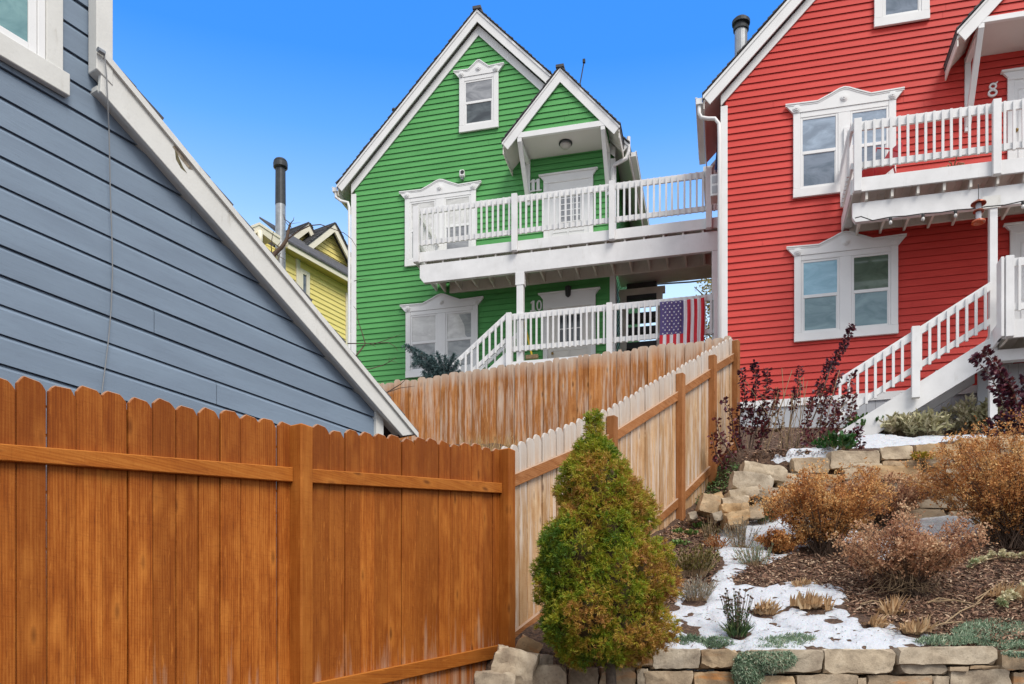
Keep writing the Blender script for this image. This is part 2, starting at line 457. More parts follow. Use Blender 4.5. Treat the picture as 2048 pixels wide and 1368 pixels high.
def _ss(a, b, x):
    t = min(1.0, max(0.0, (x - a) / (b - a))); return t * t * (3 - 2 * t)
def H(X, Y):
    if Y > 17: return 6.48 + 0.28 * (min(Y, 26) - 17)
    if Y < 8.0:
        l = 0.18 * Y; z = l + (1.88 + 0.5 * (Y - 7.5) - l) * _ss(7.34, 7.44, Y)
    else:
        sl = 1.88 + 0.5 * (min(Y, 11.0) - 7.5) + 0.58 * min(2.2, max(0.0, Y - 11.0))
        k = _ss(2.5, 3.1, X); st = 1.88 + 0.5 * (min(Y, 11.2) - 7.5); st += (4.50 + 0.27 * (Y - 11.15) - st) * _ss(11.1, 11.25, Y)
        z = sl * (1 - k) + st * k
    return z + (5.0 + 0.37 * (Y - 13.0) - z) * _ss(12.6, 13.6, Y)

def G(px, py, y0=6.0, y1=30.0):
    """the point of the ground seen at a pixel of the photograph"""
    dx, dz = (px - CX) / FPX, (HY - py) / FPX
    Y = y0
    while Y < y1 and EYE + dz * Y > H(dx * Y, Y): Y += 0.1
    a, b = max(y0, Y - 0.1), Y
    for _ in range(8):
        Y = (a + b) / 2
        if EYE + dz * Y > H(dx * Y, Y): a = Y
        else: b = Y
    return Vector((dx * Y, Y, H(dx * Y, Y)))

def axis(lo, a, b, step, hi):
    return np.concatenate([lo, np.arange(a, b, step), hi])
gx = axis([-900, -300, -100, -40, -20, -12, -8, -5, -3], -2, 9.0, 0.09, [10, 12, 16, 22, 40, 100, 300, 900])
gy = np.concatenate([[-300, -100, -30, -10, 0, 3, 5, 6, 6.6, 7, 7.2], np.arange(7.3, 11.0, 0.09), np.arange(11.0, 11.4, 0.05), np.arange(11.4, 17, 0.12), [17.5, 18, 19, 20, 22, 24, 26, 30, 40, 60, 100, 200, 400, 900]])
GX, GY = np.meshgrid(gx, gy)
GZ = hgt(GX, GY)
bump = np.array([noise.noise(Vector((x * 2.2, y * 2.2, 0.3))) * 0.05 + noise.noise(Vector((x * 9, y * 9, 1.3))) * 0.018 if (7.5 < y < 17 and -2 < x < 9) else 0.0 for x, y in zip(GX.ravel(), GY.ravel())])
GZ = GZ + bump.reshape(GZ.shape)
nx, ny = len(gx), len(gy)
me = bpy.data.meshes.new('ground')
idx = np.arange(nx * ny).reshape(ny, nx)
quads = np.stack([idx[:-1, :-1], idx[:-1, 1:], idx[1:, 1:], idx[1:, :-1]], -1).reshape(-1, 4)
me.from_pydata(np.stack([GX, GY, GZ], -1).reshape(-1, 3).tolist(), [], quads.tolist())
me.polygons.foreach_set('use_smooth', [True] * len(me.polygons))
def _ground():
    t = NT('mulch_ground'); o = t.obj()
    n1 = t.noise(o, 3, 5, 0.6); n2 = t.noise(o, 30, 5, 0.75); n3 = t.n('TexVoronoi', {'Vector': t.scale(o, 1, 1, 1), 'Scale': 34.0})
    c = t.ramp(n2, [(0.35, (0.034, 0.018, 0.012)), (0.52, (0.11, 0.060, 0.036)), (0.68, (0.27, 0.165, 0.10))])
    c = t.mix(t.math('MULTIPLY', t.rng(n1, 0.5, 0.7), 0.4), c, (0.14, 0.085, 0.05))
    c = t.mix(0.35, c, t.mix(t.rng(n3.outputs[0], 0.0, 0.6), (0.16, 0.09, 0.055), (0.02, 0.012, 0.01)))
    t.p(Base_Color=c, Roughness=0.95)
    t.bump(t.math('ADD', n2, t.math('MULTIPLY', n3.outputs[0], 0.6)), 0.9, 0.03)
    return t.m
me.materials.append(_ground())
tag(link_mesh('ground', me), kind='structure')

# ------------------------------------------------------------------ fences
FF = Fr(57.97, 4.15, 0, 0.0)
def ctrl(F, pts, off=0.0):
    q = [F(px, py, off) for px, py in pts]
    us = np.array([p.x for p in q]); zs = np.array([p.z for p in q])
    return lambda u: float(np.interp(u, us, zs) if us[0] <= u <= us[-1] else (zs[0] + (u - us[0]) * (zs[1] - zs[0]) / (us[1] - us[0]) if u < us[0] else zs[-1]))

def fence_board(mb, u0, u1, zb, zt, ear, off0, th, flat_ear=False):
    mb.rnd = random.random()
    mb.uvf = lambda p: (p[0], p[2]); mb.hf = lambda p, a=zb, b=zt: (p[2] - a) / (b - a)
    e = ear * random.uniform(0.85, 1.15); w = u1 - u0
    lean = random.uniform(-0.006, 0.006)
    if flat_ear:
        q = [w * random.uniform(.2, .3) for _ in range(2)]; dz = random.uniform(-.004, .004)
        mb.poly_uz([(u0, zb), (u1, zb), (u1 + lean, zt - e), (u1 - q[0] * .55 + lean, zt - e * .38), (u1 - q[0] + lean, zt + dz), (u0 + q[1] + lean, zt - dz), (u0 + q[1] * .5 + lean, zt - e * .42), (u0 + lean, zt - e)], off0, off0 + th)
    else: mb.poly_uz([(u0, zb), (u1, zb), (u1 + lean, zt - e), (u1 - e * 0.45 + lean, zt - e * 0.25), (u1 - w * 0.28 + lean, zt), (u0 + w * 0.28 + lean, zt), (u0 + e * 0.45 + lean, zt - e * 0.25), (u0 + lean, zt - e)], off0, off0 + th)
    mb.uvf = mb.hf = None

def fence_run(name, label, px_posts, post_top, post_bot, tops, rail_top, rail_bot, low, mat_b, mat_p, mat_r, u_start=None, step=0.1455, post_w=0.105, ear=0.03):
    root = FF.root(name); tag(root, label, 'fence')
    zt, zl = ctrl(FF, tops), ctrl(FF, low, 0.0)
    rt = (ctrl(FF, [(a, b) for a, b, c in rail_top], 0.054), ctrl(FF, [(a, c) for a, b, c in rail_top], 0.054))
    rb = (ctrl(FF, [(a, b) for a, b, c in rail_bot], 0.054), ctrl(FF, [(a, c) for a, b, c in rail_bot], 0.054))
    pus = [FF.u(p, 0.066) for p in px_posts]
    ends = ([u_start] if u_start is not None else []) + pus
    for a, b in zip(ends[:-1], ends[1:]):
        mb = MB(); u = a
        n = max(1, round((b - a) / step)); w = (b - a) / n
        for i in range(n):
            g = (0.0035 if (i == n - 12 and a == u_start) else random.uniform(0.0018, 0.0032)) if u_start is not None else random.uniform(0.003, 0.006)
            uu0, uu1 = a + i * w + g, a + (i + 1) * w - g
            c = (uu0 + uu1) / 2
            if i and not (u_start is not None and a == u_start and i in (n - 12, n - 11)):      # narrow strip added behind the joint to keep the seam dark
                mb.uvf = lambda p: (p[0], p[2]); mb.hf = lambda p: .5; mb.box(uu0 - 0.02, uu0 + 0.016, 0.012, 0.02, zl(c) - 0.1, min(zt(c), zt(uu0)) - 0.06); mb.uvf = mb.hf = None
            fence_board(mb, uu0, uu1, zl(c) - 0.1, zt(c) + random.uniform(-0.014, 0.014), ear, random.uniform(-0.007, 0.006), 0.022, u_start is not None)
        mb.build('board_panel', mat_b, root, bevel=0.0038)
        for rr in (rt, rb):
            mb = MB(); mb.rnd = random.random(); mb.uvf = lambda p: (p[2], p[0]); mb.hf = lambda p: 0.5
            p0, p1 = a + (post_w / 2 if a in pus else 0) + 0.001, b - post_w / 2 - 0.001
            mb.poly_uz([(p0, rr[1](p0)), (p1, rr[1](p1)), (p1, rr[0](p1)), (p0, rr[0](p0))], 0.0205, 0.058)
            mb.build('rail', mat_r, root, bevel=0.004)
    for pu, ptop, pb, px in zip(pus, post_top, post_bot, px_posts):
        if ptop is None: continue
        z1 = FF(px, ptop, 0.116).z; z0 = FF(px, pb, 0.116).z
        mb = MB(); mb.rnd = random.random(); mb.uvf = lambda p: (p[0] + p[1], p[2]); mb.hf = lambda p, a=z0, b=z1: (p[2] - a) / (b - a) * 0.9
        mb.box(pu - post_w / 2, pu + post_w / 2, -0.0205 - post_w, -0.0205, z0, z1)
        mb.build('post', mat_p, root, bevel=0.008)
    return root

u_l = FF.u(-260)
fence_run('board_fence', 'orange stained board fence in the foreground below the blue grey wall',
          [601, 1013], [846, 894], [1700, 1345],
          [(-200, 728), (0, 757), (300, 800), (580, 848), (800, 875), (1000, 897)],
          [(-200, 872, 908), (0, 893, 931), (588, 935, 964), (1003, 966, 986)],
          [(300, 1432, 1470), (680, 1356, 1388), (1004, 1289, 1314)],
          [(0, 1680), (680, 1440), (1004, 1345)],
          W_NEAR, W_POST, W_POST, u_start=u_l, ear=0.036)
fence_run('board_fence', 'pale weathered board fence climbing the garden slope behind the cone shaped conifer',
          [1013, 1224, 1361, 1425, 1471.5], [None, 826, 740, 703, 673], [1300, 1160, 1040, 968, 930],
          [(1005, 896), (1020, 891), (1118, 857), (1165, 838), (1208, 821), (1259, 791), (1321, 756), (1350, 741), (1404, 708), (1461, 675)],
          [(1023, 951, 977), (1130, 913, 937), (1237, 859, 880), (1356, 783, 801), (1370, 766, 785), (1420, 739, 756), (1432, 724, 741), (1467, 706, 722)],
          [(1030, 1265, 1286), (1080, 1234, 1253), (1308, 1042, 1056), (1361, 992, 1011), (1375, 973, 991), (1424, 929, 946), (1467, 884, 899)],
          [(1030, 1300), (1308, 1072), (1361, 1022), (1424, 957), (1467, 915)],
          W_FAR, W_POST2, W_POST2, step=0.14, post_w=0.095, ear=0.045)

FB = Fr(-13.6, 13.25, 770, 0.0)
root = FB.root('board_fence'); tag(root, 'patchy brown board fence behind, running below the green house', 'fence')
ztb = ctrl(FB, [(700, 771), (770, 766), (830, 759), (1000, 732), (1134, 716), (1286, 696), (1434, 678), (1480, 672)])
ub0, ub1 = FB.u(735), FB.u(1463)
for q in range(3):
    mb = MB(); a, b = lerp(ub0, ub1, q / 3), lerp(ub0, ub1, (q + 1) / 3); u = a; k = 0
    while u < b - 0.005:
        w = random.choice([0.085, 0.11, 0.14, 0.14, 0.145]); w = b - u if b - u - w < 0.07 else w
        o = 0.0 if k % 2 else 0.019
        fence_board(mb, u + (0.003 if o else -0.012), u + w - (0.003 if o else -0.012), 4.6, ztb(u + w / 2) + random.uniform(-0.022, 0.022), 0.038, o + random.uniform(-0.003, 0.003), 0.016)
        u += w; k += 1
    mb.build('board_panel', W_BACK, root)
    for zz in (0.35, 1.3):
        mb = MB(); mb.rnd = random.random(); mb.uvf = lambda p: (p[2], p[0])
        mb.poly_uz([(a, ztb(a) - zz - 0.09), (b, ztb(b) - zz - 0.09), (b, ztb(b) - zz), (a, ztb(a) - zz)], -0.05, -0.008)
        mb.build('rail', W_POST, root)
# ------------------------------------------------------------------ house parts
def window(root, F, pxl, pxr, py_bot, py_top, n, panes, crown=True, side=0.125, mats=None, name='window', pxref=None, sash_split=0.5):
    u0, u1 = F.u(pxl), F.u(pxr)
    z0, z1 = F(pxref or pxl, py_bot).z, F(pxref or pxl, py_top).z
    tm = mats or WHITE2
    mb = MB(); mb.rnd = 0.5
    bot, mull, head = 0.16, 0.21, 0.10
    o0, o1 = 0.006, 0.052
    mb.box(u0, u0 + side, -o1, -o0, z0 + bot, z1); mb.box(u1 - side, u1, -o1, -o0, z0 + bot, z1)
    mb.box(u0 - 0.004, u1 + 0.004, -o1 - 0.006, -o0, z0, z0 + bot)
    mb.box(u0 + side + 0.001, u1 - side - 0.001, -o1 + 0.003, -o0, z1 - head, z1)
    cols = []
    if n == 2:
        c = (u0 + u1) / 2
        mb.box(c - mull / 2, c + mull / 2, -o1 + 0.002, -o0, z0 + bot + 0.001, z1 - head - 0.001)
        cols = [(u0 + side, c - mull / 2), (c + mull / 2, u1 - side)]
    else: cols = [(u0 + side, u1 - side)]
    w = mb.build(name, tm, root, bevel=0.006, loc=(0, -0.022, 0))
    zz0, zz1 = z0 + bot, z1 - head
    for ci, (a, b) in enumerate(cols):
        mb = MB(); fw = 0.042; zm = lerp(zz0, zz1, sash_split)
        mb.box(a + .001, a + fw, -0.042, -o0, zz0 + .001, zz1 - .001); mb.box(b - fw, b - .001, -0.042, -o0, zz0 + .001, zz1 - .001)
        mb.box(a + fw, b - fw, -0.041, -o0, zz1 - fw, zz1 - .002)
        mb.box(a + fw, b - fw, -0.041, -o0, zm - 0.03, zm + 0.03)
        mb.box(a + fw, b - fw, -0.036, -o0, zz0 + .002, zz0 + fw)
        for x in (a + fw, b - fw - 0.018): mb.box(x, x + 0.018, -0.034, -o0, zz0 + fw, zm - 0.03)
        mb.build('sash', tm, w, bevel=0.004)
        up, lo = panes[ci]
        m1 = MB(); m1.box(a + fw, b - fw, -0.031, -o0 - .012, zm + 0.03, zz1 - fw); m1.build('pane', up, w)
        m2 = MB(); m2.box(a + fw + 0.018, b - fw - 0.018, -0.026, -o0 - .012, zz0 + fw, zm - 0.03); m2.build('pane', lo, w)
    if crown:
        uc, hw = (u0 + u1) / 2, (u1 - u0) / 2
        half = [(hw, 0), (hw + 0.14, 0.165), (hw * 0.52, 0.150), (hw * 0.24, 0.255), (hw * 0.10, 0.315), (0, 0.335)]
        pts = [(uc + x, z1 + z) for x, z in half] + [(uc - x, z1 + z) for x, z in half[-2::-1]]
        mb = MB()
        mb.poly_uz([(uc - hw, z1), (uc + hw, z1)] + pts[1:-1], o0, 0.062)
        top = pts[1:-1]
        for p, q in zip(top[:-1], top[1:]):
            mb.bar((p[0], -0.045, p[1] + 0.010), (q[0], -0.045, q[1] + 0.010), 0.066, 0.022)
            mb.bar((p[0], -0.066, p[1] - 0.022), (q[0], -0.066, q[1] - 0.022), 0.008, 0.012)
        cr = mb.build('crown', tm, w)
        for x, z in ((-hw + 0.06, 0.075), (0, 0.155), (hw - 0.06, 0.075)):
            mb = MB(); mb.disc((uc + x, -0.076, z1 + z), 0.066, 0.014); mb.disc((uc + x, -0.094, z1 + z), 0.045, 0.018); mb.disc((uc + x, -0.106, z1 + z), 0.02, 0.012)
            mb.build('rosette', tm, w)
    return w

def door(root, F, pxl, pxr, py_head, py_top, z_floor, pane=None, pane_box=None, crownh=0.16, lites=(3, 5), panel=None, knob=None, pxref=None):
    """trimmed door: outer casing pxl..pxr, header tip at py_head, top of the opening at py_top"""
    u0, u1 = F.u(pxl), F.u(pxr); zt = F(pxref or pxl, py_top).z; zh = F(pxref or pxl, py_head).z
    s = 0.11
    mb = MB()
    mb.box(u0, u0 + s, -0.05, -0.006, z_floor, zt); mb.box(u1 - s, u1, -0.05, -0.006, z_floor, zt)
    fl = min(.11, (zh - zt) * .6)
    mb.poly_uz([(u0, zt), (u1, zt), (u1, zh - fl), (u1 + 0.08, zh), (u0 - 0.08, zh), (u0, zh - fl)], 0.006, 0.058)
    mb.box(u0 - 0.11, u1 + 0.11, -0.1, -0.006, zh + .001, zh + 0.03)
    d = mb.build('door', WHITE2, root, bevel=0.005, loc=(0, -0.022, 0))
    m = MB(); a, b = u0 + s + .001, u1 - s - .001
    m.box(a, b, -0.028, -0.006, z_floor, zt - .001)
    w = b - a
    for k, (za, zb) in enumerate(((0.12, 0.42), (0.46, 0.92))):
        if pane and zb > 0.45: continue
        for q in range(2):
            xa, xb = a + w * (0.1 + 0.42 * q), a + w * (0.48 + 0.42 * q)
            H_ = zt - z_floor
            for (p, r) in (((xa, za), (xb, za)), ((xa, zb), (xb, zb)), ((xa, za), (xa, zb)), ((xb, za), (xb, zb))):
                m.bar((p[0], -0.03, z_floor + p[1] * H_), (r[0], -0.03, z_floor + r[1] * H_), 0.016, 0.025, up=(0, 1, 0))
    m.build('door_leaf', panel or WHITE2, d)
    if pane:
        (pa, ya), (pb, yb) = pane_box
        x0, x1 = F.u(pa), F.u(pb); zz1 = F(pa, ya).z; zz0 = F(pa, yb).z
        m = MB(); m.box(x0, x1, -0.036, -0.028, zz0, zz1); m.build('pane', pane, d)
        m = MB()
        for i in range(lites[0] + 1): x = lerp(x0, x1, i / lites[0]); m.box(x - 0.011, x + 0.011, -0.044, -0.029, zz0, zz1)
        for j in range(lites[1] + 1): z = lerp(zz0, zz1, j / lites[1]); m.box(x0, x1, -0.042, -0.029, z - 0.011, z + 0.011)
        m.build('muntin', WHITE2, d)
    if knob:
        p = F(*knob); m = MB(); m.tube([(p.x, -0.03, p.z), (p.x, -0.07, p.z)], [0.014, 0.014], 8); m.lathe([(0.012, -0.03), (0.03, -0.012), (0.03, 0.012), (0.012, 0.03)], (p.x, -0.085, p.z), 10)
        m.build('knob', BRASS, d, smooth=True)
    return d
BRASS = plain('old_brass', (0.30, 0.20, 0.07), 0.35, 0.8)

def digit(mb, ch, u, z, h, off, t=0.03):
    """house numeral cut from board: flat strokes with serifs, h high"""
    def ring(cu, cz, ru, rz, w):
        n = 20
        for k in range(n):
            a, b = 2 * math.pi * k / n, 2 * math.pi * (k + 1) / n
            mb.poly_uz([(cu + (ru - w) * math.cos(a), cz + (rz - w) * math.sin(a)), (cu + ru * math.cos(a), cz + rz * math.sin(a)), (cu + ru * math.cos(b), cz + rz * math.sin(b)), (cu + (ru - w) * math.cos(b), cz + (rz - w) * math.sin(b))], off, off + t)
    if ch == '1':
        w = h * 0.13
        mb.poly_uz([(u - w, z), (u + w, z), (u + w, z + h), (u - w * 0.4, z + h), (u - w * 2.1, z + h * 0.86), (u - w * 2.1, z + h * 0.76), (u - w, z + h * 0.82)], off, off + t)
        mb.poly_uz([(u - w * 2.2, z - .002), (u + w * 2.2, z - .002), (u + w * 2.2, z + h * 0.09), (u - w * 2.2, z + h * 0.09)], off, off + t + .003)
    if ch == '0': ring(u, z + h / 2, h * 0.26, h / 2, h * 0.13)
    if ch == '8':
        ring(u, z + h * 0.27, h * 0.33, h * 0.28, h * 0.13); ring(u + h * 0.02, z + h * 0.75, h * 0.27, h * 0.25, h * 0.12)
        mb.poly_uz([(u + h * 0.1, z + h * 0.9), (u + h * 0.34, z + h * 0.98), (u + h * 0.36, z + h * 1.08), (u + h * 0.2, z + h * 0.99)], off, off + t)

def gutter(mb, x, y0, y1, z, sgn, w=0.13, h=0.11):
    """open eaves gutter running along y, wall side at x, outer side at x + sgn*w"""
    a, b = x, x + sgn * w
    mb.box(min(a, b), max(a, b), y0, y1, z - h, z - h + 0.012)
    o = [b - 0.012, b] if sgn > 0 else [b, b + 0.012]
    mb.box(o[0], o[1], y0, y1, z - h + .013, z)
    mb.box(o[0] - 0.012, o[1] + 0.012, y0, y1, z - 0.012, z + 0.006)
    for yy in (y0, y1 - 0.01): mb.box(min(a, b) + .013, max(a, b) - .013, yy, yy + 0.01, z - h + .013, z - .013)

def rake_shingles(mb, x0, z0, x1, z1, y0, y1, step=0.13):
    """overlapping shingle courses along a slope, so that the rake edge is toothed"""
    L = math.hypot(x1 - x0, z1 - z0); n = int(L / step); d = Vector(((x1 - x0) / L, 0, (z1 - z0) / L)); nr = Vector((-d.z, 0, d.x))
    if nr.z < 0: nr = -nr
    for i in range(n):
        a = Vector((x0, 0, z0)) + d * (i * step); b = a + d * (step * 1.02)
        ov = random.uniform(-0.012, 0.014)
        mb.rnd = random.random()
        lo, hi = 0.024 + random.uniform(-.003, .006), 0.006
        p = [a + nr * 0.001, b + nr * 0.001, b + nr * hi, a + nr * lo]
        mb.prism([Vector((q.x, y0 + ov, q.z)) for q in p], (0, y1 - y0, 0))

def gable_house(name, label, F, col, zb, uA, zA, m, Wd, exp, zph, depth, right_wall=True, left_eave=9.0, right_eave=9.0, rt=(0.38, None, None), trimw=0.13, left_z=None):
    """house with a front gable: wall, frieze boards, corner boards, roof, rake boards, soffit"""
    root = F.root(name); tag(root, label, 'house')
    off, zT, zF = rt
    zw = zA - m * uA; zwr = zA - m * (Wd - uA)
    mb = MB()
    siding(mb, [(0.05, zb), (Wd - 0.05, zb), (Wd - 0.05, zwr + 0.1), (uA, zA + 0.1), (0.05, zw + 0.1)], exp, zph)
    mb.rnd = 0.5
    if right_wall: siding(mb, [(0.05, zb), (depth, zb), (depth, zwr + 0.3), (0.05, zwr + 0.3)], exp, zph, mp=lambda u, o, z: (Wd - 0.05 + o, u, z))
    hw = 0.0
    mb.prism([(0.02, 0.02, zb), (Wd - 0.06, 0.02, zb), (Wd - 0.06, 0.02, zwr + 0.2), (uA, 0.02, zA + 0.2), (0.02, 0.02, zw + 0.2)], (0, depth, 0))
    mb.build('wall', col, root)
    # frieze boards on the wall under the rake, and corner boards
    dz = (zF - zA) * 0.98
    fb = MB()
    fb.poly_uz([(-0.04, zw - m * 0.04), (uA, zA), (uA, zA + dz), (-0.04, zw + dz - m * 0.04)], 0.024, 0.05)
    fb.poly_uz([(uA, zA), (Wd + 0.04, zwr - m * 0.04), (Wd + 0.04, zwr + dz - m * 0.04), (uA, zA + dz)], 0.024, 0.05)
    fb.build('frieze_board', WHITE2, root)
    for x0, x1, zt in ((-0.045, trimw - 0.045, zw), (Wd - trimw + 0.045, Wd + 0.045, zwr)):
        cb = MB(); cb.box(x0, x1, -0.047, 0.0, zb, zt - 0.01 - (m * 0.04)); cb.build('corner_board', WHITE2, root, bevel=0.004)
    cb = MB(); cb.box(Wd + 0.02, Wd + 0.046, 0.001, 0.12, zb, zwr - 0.03); cb.build('corner_board', WHITE2, root)
    # roof slabs
    ov = 0.37
    r = MB()
    def slab(sgn, e, y0, y1, a, b):
        ue = uA + sgn * (Wd / 2 + e)
        ze = zT - m * (Wd / 2 + e)
        r.prism([(ue, y0, ze - a), (uA, y0, zT - a), (uA, y0, zT - b), (ue, y0, ze - b)][::1], (0, y1 - y0, 0))
    for sgn, ev in ((-1, left_eave), (1, right_eave)):
        slab(sgn, ov, -off + 0.032, min(ev, depth), 0.0, 0.10)
        if ev < depth: slab(sgn, -0.02, ev + .001, depth + 0.3, 0.0, 0.10)
    for sgn in (-1, 1):
        ue = uA + sgn * (Wd / 2 + ov)
        rake_shingles(r, ue, zT - m * (Wd / 2 + ov) + 0.002, uA, zT + 0.002, -off - 0.045, 0.6)
    r.box(uA - 0.10, uA + 0.10, -off - 0.05, depth, zT - 0.03, zT + 0.035)
    rf = r.build('roof', SHINGLE, root)
    s = MB()
    for sgn, ev in ((-1, left_eave), (1, right_eave)):
        e = ov - 0.03; ue = uA + sgn * (Wd / 2 + e); ze = zT - m * (Wd / 2 + e)
        s.prism([(ue, -off + .035, ze - 0.16), (uA, -off + .035, zT - 0.16), (uA, -off + .035, zT - 0.105), (ue, -off + .035, ze - 0.105)], (0, min(ev, depth) + off - 0.05, 0))
        s.box(ue - 0.02 if sgn < 0 else ue, ue if sgn < 0 else ue + 0.02, -off + 0.036, min(ev, depth), ze - 0.28, ze - 0.10)
    s.build('soffit', SOFFIT, root)
    k = MB(); fh = zT - zF
    for sgn in (-1, 1):
        ue = uA + sgn * (Wd / 2 + ov); ze = zT - m * (Wd / 2 + ov)
        pts = [(ue, ze - 0.028), (uA, zT - 0.028), (uA, zF), (ue + sgn * -0.13, ze - fh + m * 0.13)]
        k.poly_uz(pts, off - 0.03, off)
        k.poly_uz([(ue, ze - 0.026), (uA, zT - 0.026), (uA, zT - 0.085), (ue, ze - 0.085)], off + .001, off + 0.018)
    k.build('rake_board', WHITE2, root)
    return root

def canopy(root, F, off, apex, fz, left, right, beam_l, beam_r, col, exp, zph, brackets, light=None, wall_drop=1.05, name='door_canopy'):
    """small gabled roof over a door on two braces: apex/left/right = outer roof corners (px), fz = inner triangle apex"""
    A = F(*apex, off); Lp = F(*left, off); Rp = F(*right, off); I = F(*fz, off)
    bl = F(*beam_l[0], off); bl2 = F(*beam_l[1], off); br = F(*beam_r, off)
    m = (A.z - Lp.z) / (A.x - Lp.x)
    hw = A.x - Lp.x; d = A.z - I.z
    c = MB()
    c.prism([(A.x - hw, -off + .032, A.z - m * hw), (A.x, -off + .032, A.z), (A.x, -off + .032, A.z - 0.09), (A.x - hw, -off + .032, A.z - m * hw - 0.09)], (0, off - .02, 0))
    c.prism([(A.x + hw, -off + .032, A.z - m * hw), (A.x, -off + .032, A.z), (A.x, -off + .032, A.z - 0.09), (A.x + hw, -off + .032, A.z - m * hw - 0.09)], (0, off - .02, 0))
    for sgn in (-1, 1): rake_shingles(c, A.x + sgn * hw, A.z - m * hw + .002, A.x, A.z + .002, -off - 0.045, 0.0)
    c.box(A.x - 0.09, A.x + 0.09, -off - 0.05, 0.02, A.z - 0.025, A.z + 0.035)
    cr = c.build(name, SHINGLE, root)
    rb = MB()
    for sgn in (-1, 1):
        e = A.x + sgn * hw
        rb.poly_uz([(e, A.z - m * hw - 0.025), (A.x, A.z - 0.025), (A.x, I.z), (e - sgn * 0.13, A.z - m * hw - d + m * 0.13)], off - 0.03, off)
        rb.poly_uz([(e, A.z - m * hw - 0.022), (A.x, A.z - 0.022), (A.x, A.z - 0.07), (e, A.z - m * hw - 0.07)], off + .001, off + 0.016)
    rb.build('rake_board', WHITE2, cr)
    for sgn in (-1, 1):
        so = MB()
        e = A.x + sgn * (hw - 0.01); inn = (bl.x if sgn < 0 else br.x)
        so.prism([(e, -off + .032, A.z - m * (hw - .01) - 0.15), (inn, -off + .032, A.z - m * abs(inn - A.x) - 0.15), (inn, -off + .032, A.z - m * abs(inn - A.x) - 0.095), (e, -off + .032, A.z - m * (hw - .01) - 0.095)], (0, off - .045, 0))
        so.box(min(e, e - sgn * 0.02), max(e, e - sgn * 0.02), -off + .031, -0.01, A.z - m * hw - 0.26, A.z - m * hw - 0.152)
        so.build('soffit', SOFFIT, cr)
    ti = MB()
    siding(ti, [(A.x - (I.z - bl.z) / m - .05, bl.z - 0.02), (A.x + (I.z - bl.z) / m + .05, bl.z - 0.02), (A.x, I.z + 0.05)], exp, zph, mp=lambda u, o, z: (u, -(off - 0.075) - o, z))
    for sgn in (-1, 1):
        inn = bl.x + 0.02 if sgn < 0 else br.x - 0.02
        siding(ti, [(-off + .08, bl2.z), (-.03, bl2.z), (-.03, A.z - m * abs(inn - A.x) - 0.16), (-off + .08, A.z - m * abs(inn - A.x) - 0.16)], exp, zph, mp=lambda u, o, z, i=inn, s_=sgn: (i + s_ * o, u, z))
    ti.build('gable_siding', col, cr)
    be = MB(); be.box(bl.x, br.x, -off + 0.004, -off + 0.07, bl2.z, bl.z); be.build('beam', WHITE2, cr, bevel=0.004)
    ce = MB(); ce.box(bl.x + .02, br.x - .02, -off + .0705, -0.006, bl2.z + 0.03, bl2.z + 0.05); ce.build('ceiling', CEIL, cr)
    for x in brackets:
        b = MB(); w = 0.1
        b.box(x - w / 2, x + w / 2, -0.06, -0.006, bl2.z - wall_drop, bl2.z + 0.028)
        b.box(x - w / 2 + .002, x + w / 2 - .002, -off + .006, -0.061, bl2.z - 0.085, bl2.z + 0.0)
        b.bar((x, -off + 0.05, bl2.z - 0.06), (x, -0.03, bl2.z - wall_drop + 0.1), w - 0.006, 0.09)
        b.build('bracket', WHITE2, cr, bevel=0.004)
    if light:
        p = F(*light, off * 0.5); z = bl2.z + 0.03
        b = MB(); b.lathe([(0.15, 0), (0.155, -0.03), (0.13, -0.045)], (p.x, p.y, z), 20); f = b.build('ceiling_light', DARKMETAL, cr, smooth=False)
        b = MB(); b.lathe([(0.13, -0.045), (0.12, -0.09), (0.075, -0.125), (0.02, -0.135)], (p.x, p.y, z), 20); b.build('glass_shade', plain('milk_glass', (0.45, 0.43, 0.40), 0.3), f, smooth=True)
    return cr
CEIL = paint('porch_ceiling', (0.66, 0.64, 0.62), 0.7, 0.06, 0.4)

def baluster_mesh(h, w=0.039, d=0.036):
    mb = MB(); mb.prism([(-w / 2, 0, 0), (w / 2, 0, 0), (w / 2, 0, h), (-w / 2, 0, h)], (0, d, 0))
    return mb.mesh('baluster', WHITE)

